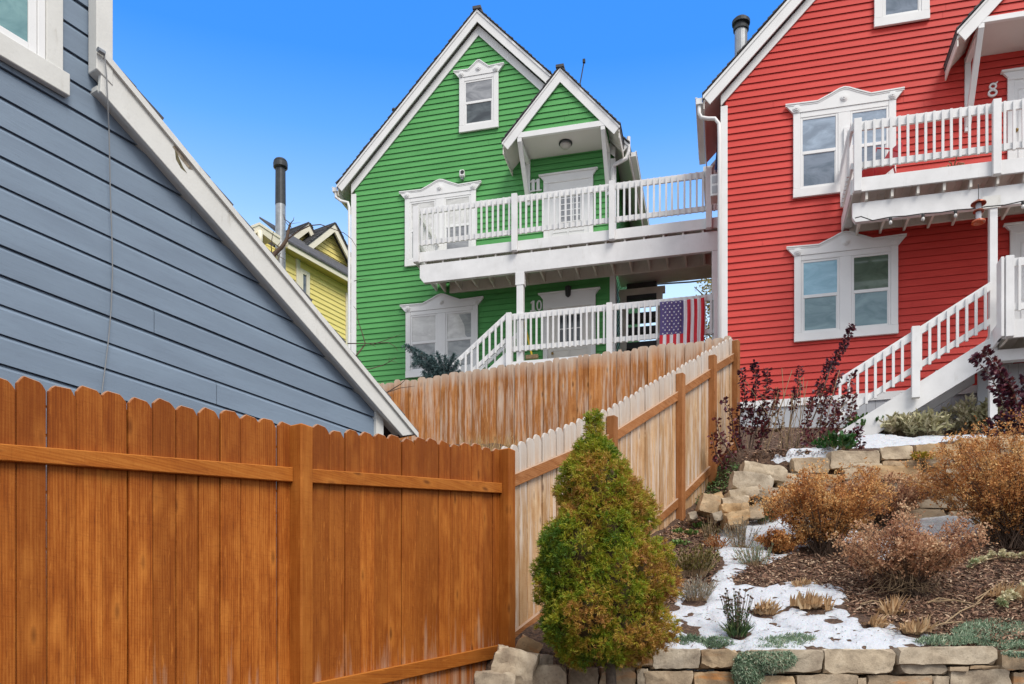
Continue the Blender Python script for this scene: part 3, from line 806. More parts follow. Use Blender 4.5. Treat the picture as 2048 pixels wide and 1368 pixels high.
def railing(root, F, off, ua, ub, zt, zb_bot, posts, post_z0, post_z1, spacing=0.124, rail_h=0.13, z_rail2=None, zt_b=None, post_w=0.125):
    """front rail between ua and ub: flat top and bottom rails with balusters screwed on their face"""
    zt2 = zt if zt_b is None else zt_b
    top = MB(); top.poly_uz([(ua, zt - rail_h), (ub, zt2 - rail_h), (ub, zt2), (ua, zt)], off - 0.045, off - .0005); top.build('top_rail', WHITE, root, bevel=0.004)
    dz = zt - zb_bot
    b = MB(); b.poly_uz([(ua, zb_bot + 0.03), (ub, zt2 - dz + 0.03), (ub, zt2 - dz + 0.135), (ua, zb_bot + 0.135)], off - 0.045, off - .0005); b.build('bottom_rail', WHITE, root, bevel=0.004)
    me = baluster_mesh(dz - 0.015)
    edges = [ua] + sorted(posts) + [ub]
    for a, c in zip(edges[:-1], edges[1:]):
        n = max(0, round((c - a) / spacing) - 1)
        for i in range(n):
            u = a + (c - a) * (i + 1) / (n + 1)
            z = lerp(zb_bot, zt2 - dz, (u - ua) / (ub - ua))
            o = link_mesh('baluster', me, root, (u + random.uniform(-.004, .004), -off - 0.036, z + random.uniform(-.004, .004)))
            o.rotation_euler = (0, random.uniform(-0.006, 0.006), 0)
    for u in posts:
        z = lerp(0, zt2 - zt, (u - ua) / (ub - ua))
        p = MB(); w = post_w / 2
        p.prism([(u - w, -off - 0.10, post_z0 + z), (u + w, -off - 0.10, post_z0 + z), (u + w, -off - 0.10, post_z1 + z), (u - w, -off - 0.10, post_z1 + z)], (0, 0.099, 0))
        p.build('rail_post', WHITE, root, bevel=0.006)
# ------------------------------------------------------------------ window panes
PW = glass('pane_white_curtain', (0.72, 0.72, 0.70), (0.56, 0.56, 0.545), folds=0.28)
PWD = glass('pane_dim_curtain', (0.40, 0.42, 0.42), (0.26, 0.28, 0.29), folds=0.15)
PD = glass('pane_dark_room', (0.10, 0.12, 0.13), (0.045, 0.055, 0.065))
PB = glass('pane_reflected_sky', (0.30, 0.52, 0.64), (0.22, 0.43, 0.56))  # sky reflection painted in as the pane's own blue
PT = glass('pane_teal_blind', (0.20, 0.31, 0.34), (0.13, 0.23, 0.27))
PG = glass('pane_green_shade', (0.10, 0.15, 0.11), (0.07, 0.11, 0.08))
PS = glass('pane_slate', (0.20, 0.24, 0.30), (0.13, 0.17, 0.22))
PSU = glass('pane_sky_grey', (0.34, 0.42, 0.52), (0.24, 0.30, 0.38))  # greyer reflected sky put into the pane colour
PGREY = glass('pane_grey_blind', (0.33, 0.34, 0.36), (0.20, 0.21, 0.23))

# ------------------------------------------------------------------ green house
F1 = Fr(-13.6, 20.65, 707, 6.6)
EXPG = 10.68 / FPX * 22.16
zl = F1(713, 385).z; ap = F1(958, 73); mG = (ap.z - zl) / ap.x
off = 0.17
green = gable_house('gable_house', 'green gabled house with white trim, two decks and house numbers 10 and 11', F1, GREEN, 0.0, ap.x, ap.z, mG, 2 * ap.x, EXPG, F1(715, 414.3).z, 6.5,
                    left_eave=5.0, right_eave=5.0, rt=(off, F1(953, 17, off).z, F1(954, 43, off).z))
WG = 2 * ap.x
window(green, F1, 920, 998, 269, 160, 1, [(PGREY, PD)], side=0.12)
window(green, F1, 811.5, 953, 536, 401, 2, [(PW, PWD), (PW, PGREY)])
window(green, F1, 813, 957, 758, 627, 2, [(PW, PWD), (PW, PWD)])
cu_ = [F1(a, b, .0545) for a, b in ((917.6, 629), (944.5, 626), (944.5, 677), (937, 676), (930.5, 670), (928.5, 650))]
m = MB(); m.poly_uz([(p.x, p.z) for p in cu_], .0533, .0545); m.build('curtain_gap', PWD, green)
fl2, fl1 = F1(1030, 484, 1.52).z, F1(1150, 714, 1.52).z
door(green, F1, 1088, 1187, 356, 371, fl2, pane=PGREY, pane_box=((1119, 389), (1162, 448)), knob=None)
door(green, F1, 1087, 1192, 592, 621, fl1, pane=PD, pane_box=((1117, 632), (1165, 690)), lites=(3, 2), panel=paint('cream_door', (0.66, 0.64, 0.60), 0.5, 0.05), knob=(1106, 709, 0.03))
nb = MB(); p = F1(1067, 385); q = F1(1077, 383); h = F1(1067, 361).z - p.z
digit(nb, '1', p.x, p.z, h, 0.02); digit(nb, '1', q.x, p.z, h, 0.02); nb.build('house_number', WHITE2, green)
nb = MB(); p = F1(1067, 624); q = F1(1079, 622); h = F1(1067, 603).z - p.z
digit(nb, '1', p.x, p.z, h, 0.02); digit(nb, '0', q.x, p.z, h, 0.02); nb.build('house_number', WHITE2, green)
# canopy over door 11
co = 0.95
bl, br = F1(1035, 265, co), F1(1209, 240, co)
canopy(green, F1, co, (1120, 134), (1122, 163), (1004, 284), (1248, 246), ((1035, 265), (1035, 276)), (1209, 240), GREEN, EXPG, F1(715, 414.3).z,
       [bl.x + 0.04, br.x - 0.04], light=(1131, 290))
# little camera on the wall, lantern by the lower door
p = F1(926, 352); b = MB(); b.box(p.x - .06, p.x + .06, -0.13, -0.02, p.z - .07, p.z + .09); c = b.build('security_camera', WHITE2, green, bevel=0.02)
b = MB(); b.disc((p.x + .02, -0.136, p.z + .02), 0.045, 0.006); b.build('lens', BLACK, c)
b = MB(); b.box(p.x - .03, p.x + .03, -0.09, -0.02, p.z - .12, p.z - .071); b.build('mount', METAL, c)
p = F1(1136, 582, 0.12); b = MB(); b.lathe([(0.03, .13), (0.075, .09), (0.06, -.1), (0.02, -.14)], (p.x, p.y, p.z), 8); b.box(p.x - .03, p.x + .03, -0.12, -0.01, p.z - .02, p.z + .05); b.build('wall_lantern', BLACK, green)
# gutters, downspouts, roof vent, aerial
zT = F1(953, 17, off).z; ze = zT - mG * (ap.x + 0.37)
gm = MB(); gutter(gm, -0.37, -0.14, 5.0, ze - 0.03, -1); g = gm.build('gutter', WHITE2, green)
b = MB(); b.tube([(-0.43, -0.09, ze - 0.14), (-0.43, -0.09, ze - 0.26), (-0.30, -0.07, ze - 0.36), (-0.12, -0.06, ze - 0.42), (-0.085, -0.06, ze - 0.55), (-0.085, -0.06, 0.2)], 0.034, 8); b.build('downspout', WHITE2, green)
gm = MB(); gutter(gm, WG + 0.37, 0.12, 5.0, ze - 0.03, 1); gm.build('gutter', WHITE2, green)
a1, a2, a3 = F1(1257, 305, 0.1), F1(1252, 317, 0.1), F1(1226, 331, 0.1)
b = MB(); b.tube([(a1.x, -0.1, a1.z + 0.35), a1, a2, a3, (a3.x - .02, -0.1, a3.z - .15), (a3.x - .02, -0.1, fl2 + .1)], 0.045, 8); b.build('downspout', WHITE2, green)
p = F1(790, 222, -0.9); b = MB(); b.tube([(p.x, p.y, p.z - .6), (p.x, p.y, p.z)], 0.055, 10); b.tube([(p.x - .01, p.y, p.z), (p.x, p.y, p.z + .04)], [0.08, 0.075], 10); b.build('roof_vent', DARKMETAL, green)
p, q = F1(1160, 168, -0.4), F1(1168, 124, -0.4); b = MB(); b.tube([p - Vector((0, 0, .4)), p, q], 0.014, 6); b.box(q.x - .03, q.x + .03, q.y - .03, q.y + .03, q.z - .02, q.z + .06); b.build('aerial', DARKMETAL, green)

# ------------------------------------------------------------------ upper deck of the green house
DO = 1.52
dk = F1.root('deck'); tag(dk, 'white upper deck with slat railing across the green house, reaching over to the red one', 'deck')
ua, ub = F1.u(834, DO), F1.u(1440, DO)
zr = F1(1030, 394.5, DO).z; zbb = F1(1012, 474.5, DO).z; zfb = F1(1030, 504, DO).z; zbt = F1(1030, 509, DO).z; zb0 = F1(1032, 546, DO).z
m = MB()
x = ua + .05
while x < ub:
    m.box(x, x + 0.1395, -DO + 0.001, -0.06 if x < WG else 1.2, fl2 - 0.03, fl2 - 0.003); x += 0.14
m.build('floor', JOIST, dk)
m = MB(); m.box(ua - .01, ub, -DO - 0.0, -DO - 0.042, zfb, fl2); m.build('fascia', WHITE, dk, bevel=0.004)
m = MB(); m.prism([(F1.u(840, DO), -DO - .02, zb0 + 0.12), (F1.u(840, DO), -DO - .02, zbt), (ub + .1, -DO - .02, zbt), (ub + .1, -DO - .02, zb0), (F1.u(848, DO), -DO - .02, zb0)], (0, 0.09, 0)); m.build('beam', WHITE, dk, bevel=0.004)
m = MB(); x = ua + 0.2; jm = MB(); jm.box(-0.02, 0.02, -DO + .002, -0.055, zbt + .002, fl2 - 0.032); jme = jm.mesh('joist', JOIST)
while x < ub - .1:
    link_mesh('joist', jme, dk, (x, -0.05 + .05, 0)); x += 0.405
m = MB(); m.box(ua + 0.3, ub, -0.054, -0.007, zbt - 0.02, fl2 - 0.032); m.build('ledger', JOIST, dk)
px_posts = [835.5, 1031, 1225, 1418]
railing(dk, F1, DO + 0.043, ua, ub, zr, zbb, [F1.u(a, DO) for a in px_posts], zfb - 0.03, zr + 0.015)
# return rail on the left end
m = MB(); m.box(ua - 0.0, ua + 0.045, -DO - .04, -0.06, zr - 0.13, zr); m.build('top_rail', WHITE, dk)
m = MB(); m.box(ua - 0.0, ua + 0.045, -DO - .04, -0.06, zbb + .03, zbb + .135); m.build('bottom_rail', WHITE, dk)
bme = baluster_mesh(zr - zbb - .015)
for i in range(9):
    o = link_mesh('baluster', bme, dk, (ua - 0.037, -DO + 0.15 + i * 0.14, zbb)); o.rotation_euler = (0, 0, math.radians(-90))
m = MB(); m.box(ua - .042, ua - 0.001, -DO, -0.06, zfb, fl2 - .002); m.build('fascia', WHITE, dk)
for a, y1 in ((1040, 0), (1431, 0)):
    u = F1.u(a, DO); m = MB(); m.box(u - .075, u + .075, -DO - 0.02, -DO + 0.12, fl1, zb0 - .002)
    m.box(u - .10, u + .10, -DO - 0.03, -DO + 0.13, zb0 - 0.28, zb0 - .001) if a < 1100 else None
    m.build('support_post', WHITE, dk, bevel=0.006)

# ------------------------------------------------------------------ lower porch of the green house
po = F1.root('porch'); tag(po, 'white lower porch with slat railing and steps in front of door 10', 'porch')
zr1 = F1(1220, 610, DO).z; zbb1 = F1(1100, 700, DO).z
ua1, ub1 = F1.u(1013, DO), F1.u(1441, DO)
m = MB(); x = ua1
while x < ub1: m.box(x, x + 0.135, -DO + .001, -0.06, fl1 - .03, fl1 - .003); x += 0.14
m.build('floor', JOIST, po)
m = MB(); m.box(ua1, ub1, -DO - .042, -DO, fl1 - .26, fl1); m.build('fascia', WHITE, po)
railing(po, F1, DO + 0.043, ua1, ub1, zr1, zbb1, [F1.u(a, DO) for a in (1020, 1220, 1434)], fl1 - .2, zr1 + 0.0)
def stair(root, F, off, x_top, x_bot, ztop_a, ztop_b, vh, mids, width, str_h, str_drop, n_tr, mat=None, bal_sp=0.128, rail_h=0.125):
    """sloped rail from (x_top, ztop_a) down to (x_bot, ztop_b) with balusters, stringers and treads"""
    lo = x_bot < x_top
    def par(x): return lerp(ztop_a, ztop_b, (x - x_top) / (x_bot - x_top))
    def strip(z_up, h, o0, o1, name, xa=x_top, xb=x_bot):
        m = MB(); m.poly_uz([(xa, par(xa) - z_up - h), (xb, par(xb) - z_up - h), (xb, par(xb) - z_up), (xa, par(xa) - z_up)], o0, o1); return m.build(name, WHITE, root, bevel=0.004)
    strip(0, rail_h, off, off + .045, 'handrail'); strip(vh - 0.15, 0.11, off, off + .044, 'bottom_rail')
    n = int(abs(x_bot - x_top) / bal_sp); sl = (ztop_b - ztop_a) / (x_bot - x_top)
    mb = MB(); w = 0.021; mb.prism([(-w, 0, -w * sl * 0), (w, 0, 0), (w, 0, vh - .04), (-w, 0, vh - .04)], (0, .034, 0)); me = mb.mesh('baluster', WHITE)
    for i in range(n):
        x = lerp(x_top, x_bot, (i + 0.6) / n)
        if any(abs(x - q) < 0.08 for q in mids): continue
        link_mesh('baluster', me, root, (x, -off - .08, par(x) - vh - 0.0))
    for q in mids:
        m = MB(); m.box(q - .065, q + .065, -off - .13, -off - .0455, par(q) - vh - 0.42, par(q) + 0.03); m.build('newel_post', WHITE, root, bevel=0.006)
    for o in (off, off - width):
        strip(str_drop, str_h, o - .05, o - .002, 'stringer')
    for i in range(n_tr):
        x = lerp(x_top, x_bot, (i + 0.5) / n_tr); z = par(x) - str_drop - 0.06; L = abs(x_bot - x_top) / n_tr
        m = MB(); m.box(x - L * .55, x + L * .55, -off + .06, -(off - width) - .06 + .05, z - .04, z); m.build('tread', WHITE, root)
pA, pB = F1(1012, 629, DO + .05), F1(905, 728, DO + .05)
stair(po, F1, DO + .05, pA.x, pB.x, pA.z, pB.z, F1(1012, 629, DO).z - F1(1012, 683, DO).z + .08, [], 1.0, 0.28, 0.82, 7)
i0, i1 = pA.x + .35, pB.x + .35
m = MB(); m.poly_uz([(pA.x, pA.z - .12), (pB.x, pB.z - .12), (pB.x, pB.z), (pA.x, pA.z)], 0.5, 0.545); m.build('handrail', WHITE, po)
for i in range(6):
    x = lerp(pA.x, pB.x, (i + .5) / 6); m = MB(); z = lerp(pA.z, pB.z, (i + .5) / 6); m.box(x - .02, x + .02, -0.58, -0.546, z - .75, z - .02); m.build('baluster', WHITE, po)

# flag hung over the porch rail
def flag():
    L = 0.086 * 0; p, q = F1(1319.5, 605, DO + .13), F1(1408.5, 594, DO + .13)
    w = q.x - p.x; zt = p.z + .005; Lf = w * 1.9
    root = F1.root('flag'); tag(root, 'american flag hung with upright stripes over the white porch railing', 'flag')
    root.location = F1.world((p.x, p.y, zt)); 
    n_u, n_v = 52, 60
    def ripple(s, v): return 0.018 * math.sin(s * 26 + v * 2.0) * (0.3 + v) + 0.010 * math.sin(s * 61 + 1.3 + v * 5) + 0.02 * math.sin(v * 5.0)
    def pt(s, v, d=0.0): return (s * w + 0.006 * math.sin(v * 9), -0.02 + ripple(s, v) - d - 0.02 * v, -v * Lf - 0.012 * math.sin(math.pi * s) * (1 - v))
    mb = MB(); vs = [pt(i / n_u, j / n_v) for j in range(n_v + 1) for i in range(n_u + 1)]
    mb.add(vs, [(j * (n_u + 1) + i, j * (n_u + 1) + i + 1, (j + 1) * (n_u + 1) + i + 1, (j + 1) * (n_u + 1) + i) for j in range(n_v) for i in range(n_u)])
    for k in range(len(mb.f)):
        i, j = k % n_u, k // n_u
        mb.m[k] = (2 if (i < 28 and j < 24) else (0 if (i // 4) % 2 == 0 else 1))
    o = mb.build('cloth', [FLR, FLW, FLB], root, smooth=True)
    o.modifiers.new('thick', 'SOLIDIFY').thickness = 0.003
    st = MB()
    for c in range(11):
        for k in range(5 if c % 2 == 1 else 6) if False else range(5 if c % 2 else 5):
            pass
    rows = 11
    for c in range(rows):
        odd = c % 2
        n = 4 if odd else 5
        for k in range(n):
            s = (28 / 52) * ((k + 0.5 + 0.5 * odd) / 5 * 0.92 + 0.04); v = (24 / 60) * ((c + 0.55) / rows)
            r = w * 0.019 * 1.25
            ring = []
            for a in range(10):
                rr = r if a % 2 == 0 else r * 0.42
                an = math.pi / 2 + a * math.pi / 5
                ring.append(pt(s + rr * math.cos(an) / w, v - rr * math.sin(an) / Lf, 0.006))
            ce = pt(s, v, 0.006)
            st.add([ce] + ring, [(0, 1 + a, 1 + (a + 1) % 10) for a in range(10)])
    st.build('stars', FLW, root)
FLR = plain('flag_red', (0.62, 0.02, 0.035), 0.8, 0, 0.06, 30); FLW = plain('flag_white', (0.74, 0.74, 0.76), 0.8, 0, 0.04, 30); FLB = plain('flag_blue', (0.09, 0.065, 0.20), 0.8, 0, 0.06, 30)
flag()

bm_ = F1.root('broom'); p, q = F1(1048, 641, .35), F1(1064, 712, .7); bm_.location = F1.world(q); tag(bm_, 'yellow broom handle leaning behind the porch railing by the support post', 'broom')
m = MB(); m.tube([(0, 0, 0), p - q], .022, 8); m.build('handle', plain('yellow_handle', (.75, .52, .02), .4), bm_)
m = MB(); m.box(-.14, .14, -.04, .04, -.06, .02); m.build('brush', DRYSTEM, bm_)
# back staircase between the houses (dark treads) and the wire beyond
bs = F1.root('outdoor_staircase'); tag(bs, 'shaded open back staircase with dark treads between green house and red house', 'staircase')
BO = -0.9
for a, b in ((1240, 1253), (1313, 1325)):
    m = MB(); m.box(F1.u(a, BO), F1.u(b, BO), -BO, -BO + .1, 0.2, zbt - 0.1); m.build('post', JOIST, bs)
for k, yy in enumerate((572, 592, 632, 660, 690)):
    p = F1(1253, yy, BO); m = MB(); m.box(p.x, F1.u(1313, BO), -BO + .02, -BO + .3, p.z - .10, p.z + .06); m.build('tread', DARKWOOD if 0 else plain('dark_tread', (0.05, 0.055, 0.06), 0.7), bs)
m = MB(); m.box(F1.u(1238, BO), F1.u(1330, BO), -BO, -BO + .1, zbt - 0.1, zbt + .05); m.build('header', JOIST, bs)

# ------------------------------------------------------------------ red house
F2 = Fr(-13.6, 17.6, 1446, 5.2)
EXPR = 13.56 / FPX * 17.13
zl = F2(1450, 209).z
uAr = F2.u(1808) if False else ap.x
mR = 1.0
offr = 0.17
zA2 = zl + mR * uAr
zF2 = F2(1452, 172, offr).z; zr_f = None
def apz(px, py, o):   # height of a rake line at the ridge
    p = F2(px, py, o); return p.z + mR * (uAr - p.x)
zT2, zF2 = apz(1560, 0 + 15, offr), apz(1560, 50, offr)
zbr = F2(1480, 806).z
red = gable_house('gable_house', 'red gabled house with white trim, balcony, outside stairs and house number 8', F2, RED, zbr, uAr, zA2, mR, 2 * uAr, EXPR, F2(1449.5, 229.7).z, 7.0,
                  right_wall=False, left_eave=1.9, right_eave=7.0, rt=(offr, zT2, zF2))
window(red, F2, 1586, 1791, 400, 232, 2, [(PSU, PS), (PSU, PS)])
window(red, F2, 1588, 1795, 687, 516, 2, [(PB, PT), (PG, PT)])
window(red, F2, 1747.5, 1858, 60, -92, 1, [(PD, PS)], side=0.14, crown=True)
rfl = F2(1726, 357, 1.35).z
door(red, F2, 2013, 2130, 150, 166, rfl, pane=None, crownh=.2, knob=(2031, 265, 0.03))
nb = MB(); p = F2(1984, 196); h = F2(1984, 169).z - p.z
digit(nb, '8', p.x, p.z, h, 0.02); nb.build('house_number', WHITE2, red)
rfl1 = F2(2020, 640, 1.8).z
door(red, F2, 2018, 2140, 455, 472, rfl1, pane=None)
m = MB(); tz = F2(1480, 806).z
m.box(-0.04, 2 * uAr + .04, -0.06, 0.0, tz - 0.14, tz); m.build('base_trim', WHITE2, red)
m = MB(); x = 0.0
while x < 2 * uAr: m.box(x, x + .155, -0.03, 0.0, -0.6, tz - 0.141); x += 0.16
m.build('skirt_board', SKIRT, red)
m = MB(); m.box(0.0, 2 * uAr, 0.001, .06, -0.6, tz - .142); m.build('foundation', plain('skirt_gap', (0.06, 0.06, 0.065), 0.9), red)
zeR = zT2 - mR * (uAr + 0.37)
gm = MB(); gutter(gm, -0.37, -0.15, 1.9, zeR - 0.03, -1, w=.13, h=.12); gm.build('gutter', WHITE2, red)
b = MB(); b.tube([(-0.44, -0.09, zeR - 0.15), (-0.44, -0.09, zeR - 0.30), (-0.40, -0.09, zeR - .38), (-0.28, -0.09, zeR - 0.42), (-0.15, -0.11, zeR - .45), (-0.075, -0.1, zeR - 0.55), (-0.065, -0.09, zeR - .8), (-0.065, -0.09, 0.0)], 0.035, 10); b.build('downspout', WHITE2, red, smooth=True)
# lower eave piece behind, with blue tarp strap
p = F2(1416, 330, -2.2); b = MB(); b.box(p.x - .1, p.x + .5, p.y, p.y + 1.2, p.z - .25, p.z - .02); b.bar((p.x + .05, p.y, p.z - .1), (p.x + .5, p.y + .1, p.z + .42), .3, .05); b.build('side_porch_roof', WHITE2, red)
b = MB(); b.tube([F2(1440, 260, -1.5), F2(1434, 320, -1.5), F2(1431, 345, -1.5)], .03, 6); b.build('strap', plain('blue_tarp', (0.02, 0.07, 0.25), .5), red)
# chimney pipe on the left slope
p = F2(1482, 112, -1.3); rr = 12.5 / FPX * 18.4; zt = F2(1482, 62, -1.3).z
b = MB(); b.lathe([(rr, -1.0), (rr, zt - p.z)], (p.x, p.y, p.z), 20); ch = b.build('chimney_pipe', METAL, red, smooth=False)
b = MB(); z = zt - p.z; b.lathe([(rr * 1.2, z), (rr * 1.25, z + .05), (rr * 1.02, z + .06), (rr * 1.02, z + .12), (rr * 1.4, z + .13), (rr * 1.42, z + .19), (rr * 1.1, z + .235), (.02, z + .25)], (p.x, p.y, p.z), 20); b.build('cap', DARKMETAL, ch)
# canopy over door 8
cl = F2(1957, 35, co); p_apex = F2.u(1120, co)
cu = F2.u(1897, co)
# same canopy as on the green house: same width and slope
hwg = F1.u(1120, co) - F1.u(1004, co)
L0 = F2(1914, 60, co); A0 = Vector((L0.x + hwg, -co, L0.z + hwg * 1.02))
def topx(F, v):      # pixel of a point of a house (to reuse the builder above)
    w = F.world(v); return (CX + FPX * w.x / w.y, HY - FPX * (w.z - EYE) / w.y)
d0 = F1(1120, 134, co).z - F1(1122, 163, co).z
bL = F2(1958, 35, co); bL2 = F2(1958, 46, co)
bR = A0.x + (A0.x - bL.x)
canopy(red, F2, co, topx(F2, A0), topx(F2, A0 - Vector((0, 0, d0))), (1914, 60), topx(F2, Vector((A0.x + hwg, -co, L0.z))), ((1958, 35), (1958, 46)), topx(F2, Vector((bR, -co, bL.z))), RED, EXPR, F2(1449.5, 229.7).z,
       [bL.x + .04, bR - .04], light=topx(F2, Vector((A0.x, -co / 2, bL2.z))), wall_drop=1.3)

# ------------------------------------------------------------------ balcony and stairs of the red house
RO = 1.35
bc = F2.root('balcony'); tag(bc, 'white balcony with slat railing on the red house, below house number 8', 'balcony')
ua, ub = F2.u(1706, RO), F2.u(2290, RO)
zr = F2(1712, 247, RO).z; zbb = F2(1747, 339, RO).z; zfb = F2(1726, 385, RO).z; zbt = F2(1713, 401, RO).z; zb0 = F2(1709, 440, RO).z
m = MB(); x = ua + .05
while x < ub: m.box(x, x + .135, -RO + .001, -0.06, rfl - .03, rfl - .003); x += .14
m.build('floor', JOIST, bc)
m = MB(); m.box(ua - .01, ub, -RO - .042, -RO, zfb, rfl); m.build('fascia', WHITE, bc, bevel=.004)
m = MB(); m.prism([(ua, -RO + .08, zb0 + .08), (ua, -RO + .08, zbt), (ub, -RO + .08, zbt), (ub, -RO + .08, zb0), (ua + .05, -RO + .08, zb0)], (0, .09, 0)); m.build('beam', WHITE, bc, bevel=.004)
jm = MB(); jm.box(-.02, .02, -RO + .002, -0.055, zbt + .002, rfl - .032); jme = jm.mesh('joist', JOIST); x = ua + .22
while x < ub - .1: link_mesh('joist', jme, bc, (x, 0, 0)); x += .405
m = MB(); m.box(ua + .1, ub, -.054, -.007, F2(1860, 449).z, rfl - .033); m.build('ledger', JOIST, bc)
m = MB(); m.box(ua - .042, ua - .012, -RO, -.06, zfb - .02, rfl - .002); m.build('fascia', WHITE, bc)
w0 = F2.u(1686); m = MB(); m.box(w0, w0 + .15, -.12, -.02, F2(1690, 461).z, F2(1690, 262).z); m.build('wall_post', WHITE, bc, bevel=.004)
railing(bc, F2, RO + .043, ua, ub, zr, zbb, [F2.u(1713.5, RO), F2.u(1990, RO), F2.u(2250, RO)], zfb - .03, zr + .01, spacing=.135, rail_h=.15)
m = MB(); m.box(ua - .04, ua + .005, -RO - .04, -.13, zr - .14, zr); m.build('top_rail', WHITE, bc)
m = MB(); m.box(ua - .04, ua + .005, -RO - .04, -.13, zbb + .03, zbb + .13); m.build('bottom_rail', WHITE, bc)
bme = baluster_mesh(zr - zbb - .015)
for i in range(8):
    o = link_mesh('baluster', bme, bc, (ua - .076, -RO + .15 + i * .14, zbb)); o.rotation_euler = (0, 0, math.radians(-90))
u = F2.u(1987.5, RO); m = MB(); m.box(u - .06, u + .06, -RO + .0, -RO + .12, -0.3, zb0 - .002); m.build('support_post', WHITE, bc, bevel=.006)
p0, p1 = F2(1968, 388, RO + .1), F2(2005, 408, RO + .1)
m = MB(); m.box(p0.x, p1.x, -RO - .014, -RO - .0105, p1.z, p0.z); m.build('joint_plate', GREYTRIM, bc)

st = F2.root('outdoor_stairs'); tag(st, 'white outside stairs with slat handrail climbing along the red house to a landing', 'stairs')
pA, pB = F2(1980, 565, RO), F2(1672, 761, RO)
vh = F2(1980, 565, RO).z - F2(1980, 655, RO).z
sd = F2(1960, 578, RO).z - F2(1960, 688, RO).z
sh = F2(1960, 688, RO).z - F2(1960, 741, RO).z
stair(st, F2, RO, pA.x, pB.x, pA.z, pB.z, vh, [F2.u(1829, RO)], 0.95, sh, sd, 9, bal_sp=.136, rail_h=.145)
LO = 1.75
la = F2.u(2004, LO); lb = F2.u(2300, LO)
zrl = F2(2020, 519, LO).z; zbl = F2(2034, 625, LO).z; lf1 = F2(2022, 641, LO).z; lf0 = F2(2022, 677, LO).z
m = MB(); m.box(la, lb, -LO + .001, -.06, lf1 - .04, lf1 - .003); m.build('landing', JOIST, st)
m = MB(); m.box(la, lb, -LO - .042, -LO, lf0, lf1); m.build('fascia', WHITE, st)
m = MB(); m.box(la - .045, la - .001, -LO - .042, -.4, lf0, lf1); m.build('fascia', WHITE, st)
m = MB(); zq = F2(2020, 700, RO).z; m.box(F2.u(1993, RO), lb, -RO - .05, -RO + .09, F2(2020, 722, RO).z, zq); m.build('beam', WHITE, st)
for i in range(7): m = MB(); x = la + .06 + i * .4; m.box(x, x + .04, -LO + .002, -.06, lf0 + .0, lf1 - .041); m.build('joist', JOIST, st)
railing(st, F2, LO + .043, la, lb, zrl, zbl, [F2.u(2015, LO), F2.u(2260, LO)], lf0 - .01, zrl + .01, spacing=.16)
m = MB(); m.box(la - .05, la - .003, -LO - .14, -LO + .12, lf0, zrl + .0); m.build('rail_post', WHITE, st, bevel=.005)

m = MB(); x = la - .1
while x < lb: m.box(x, x + .155, -.7, -.68, -.6, F2(2020, 728, .7).z); x += .16
m.build('skirt_board', SKIRT, st)
# things on and under the balcony
def metal_chair():
    p = F2(1752, 352, 0.8); root = F2.root('garden_chair'); root.location = F2.world((p.x, -0.75, rfl)); root.rotation_euler = (0, 0, F2.ang + math.radians(-60))
    tag(root, 'red metal garden chair behind the balcony railing in front of the window', 'chair')
    R_ = plain('red_enamel', (0.50, 0.012, 0.02), .35)
    m = MB(); m.box(-.24, .24, -.24, .22, .40, .425); m.build('seat', R_, root, bevel=.01)
    m = MB(); m.prism([(-.23, .22, .45), (.23, .22, .45), (.25, .36, .80), (.16, .40, .92), (-.16, .40, .92), (-.25, .36, .80)], (0, .02, .005)); m.build('backrest', R_, root)
    for s in (-1, 1):
        m = MB(); m.tube([(s * .27, -.22, 0), (s * .27, -.24, .5), (s * .28, -.2, .63), (s * .28, .05, .66), (s * .27, .32, .64)], .014, 8); m.build('armrest', R_, root, smooth=True)
        m = MB(); m.tube([(s * .22, .32, 0), (s * .22, .2, .40)], .013, 8); m.build('leg', R_, root)
metal_chair()
p = F2(1905, 318, 0.5); root = F2.root('clay_pot'); root.location = F2.world((p.x, -.55, rfl)); tag(root, 'brown clay pot on the balcony floor behind the slats', 'pot')
m = MB(); m.lathe([(.11, 0), (.17, .30), (.19, .31), (.19, .36), (.16, .36), (.14, .3)], (0, 0, 0), 16); m.build('pot', plain('brown_clay', (.22, .07, .03), .8), root)
m = MB(); [m.tube([(0, 0, .3), (math.cos(a) * .1, math.sin(a) * .1, .45), (math.cos(a) * .22, math.sin(a) * .22, .42 + .1 * math.sin(a * 3))], .012, 5) for a in np.linspace(0, 6, 11)]; m.build('dry_stalks', DRYSTEM, root)

bf = F2.root('bird_feeder'); p = F2(1957, 404, RO + .2); bf.location = F2.world(p); tag(bf, 'copper and clear tube bird feeder hanging from the balcony beam', 'bird feeder')
COPPER = plain('tarnished_copper', (.30, .085, .045), .4, .6, .2)
k = 15.2 / FPX
m = MB(); m.lathe([(.02, .04), (14 * k * .97, -.02), (14 * k, -.035), (.03, -.01)], (0, 0, 0), 20); m.build('roof', COPPER, bf)
m = MB(); m.lathe([(5.2 * k, -.03), (5.2 * k, -37 * k)], (0, 0, 0), 14); m.build('tube', plain('milky_tube', (.45, .47, .52), .15), bf, smooth=False)
m = MB(); m.lathe([(6 * k, -15 * k), (10 * k, -17 * k), (10 * k, -19 * k), (6 * k, -20 * k)], (0, 0, 0), 18); m.build('ring_tray', COPPER, bf)
m = MB(); m.lathe([(6 * k, -34 * k), (12 * k, -37 * k), (12.5 * k, -40 * k), (9 * k, -41 * k), (3 * k, -38 * k)], (0, 0, 0), 20); m.build('base_tray', plain('orange_tray', (.5, .10, .03), .4), bf)
m = MB(); m.tube([(0, 0, .03), (0, 0, 34 * k)], .006, 5); m.build('hanger', BLACK, bf)

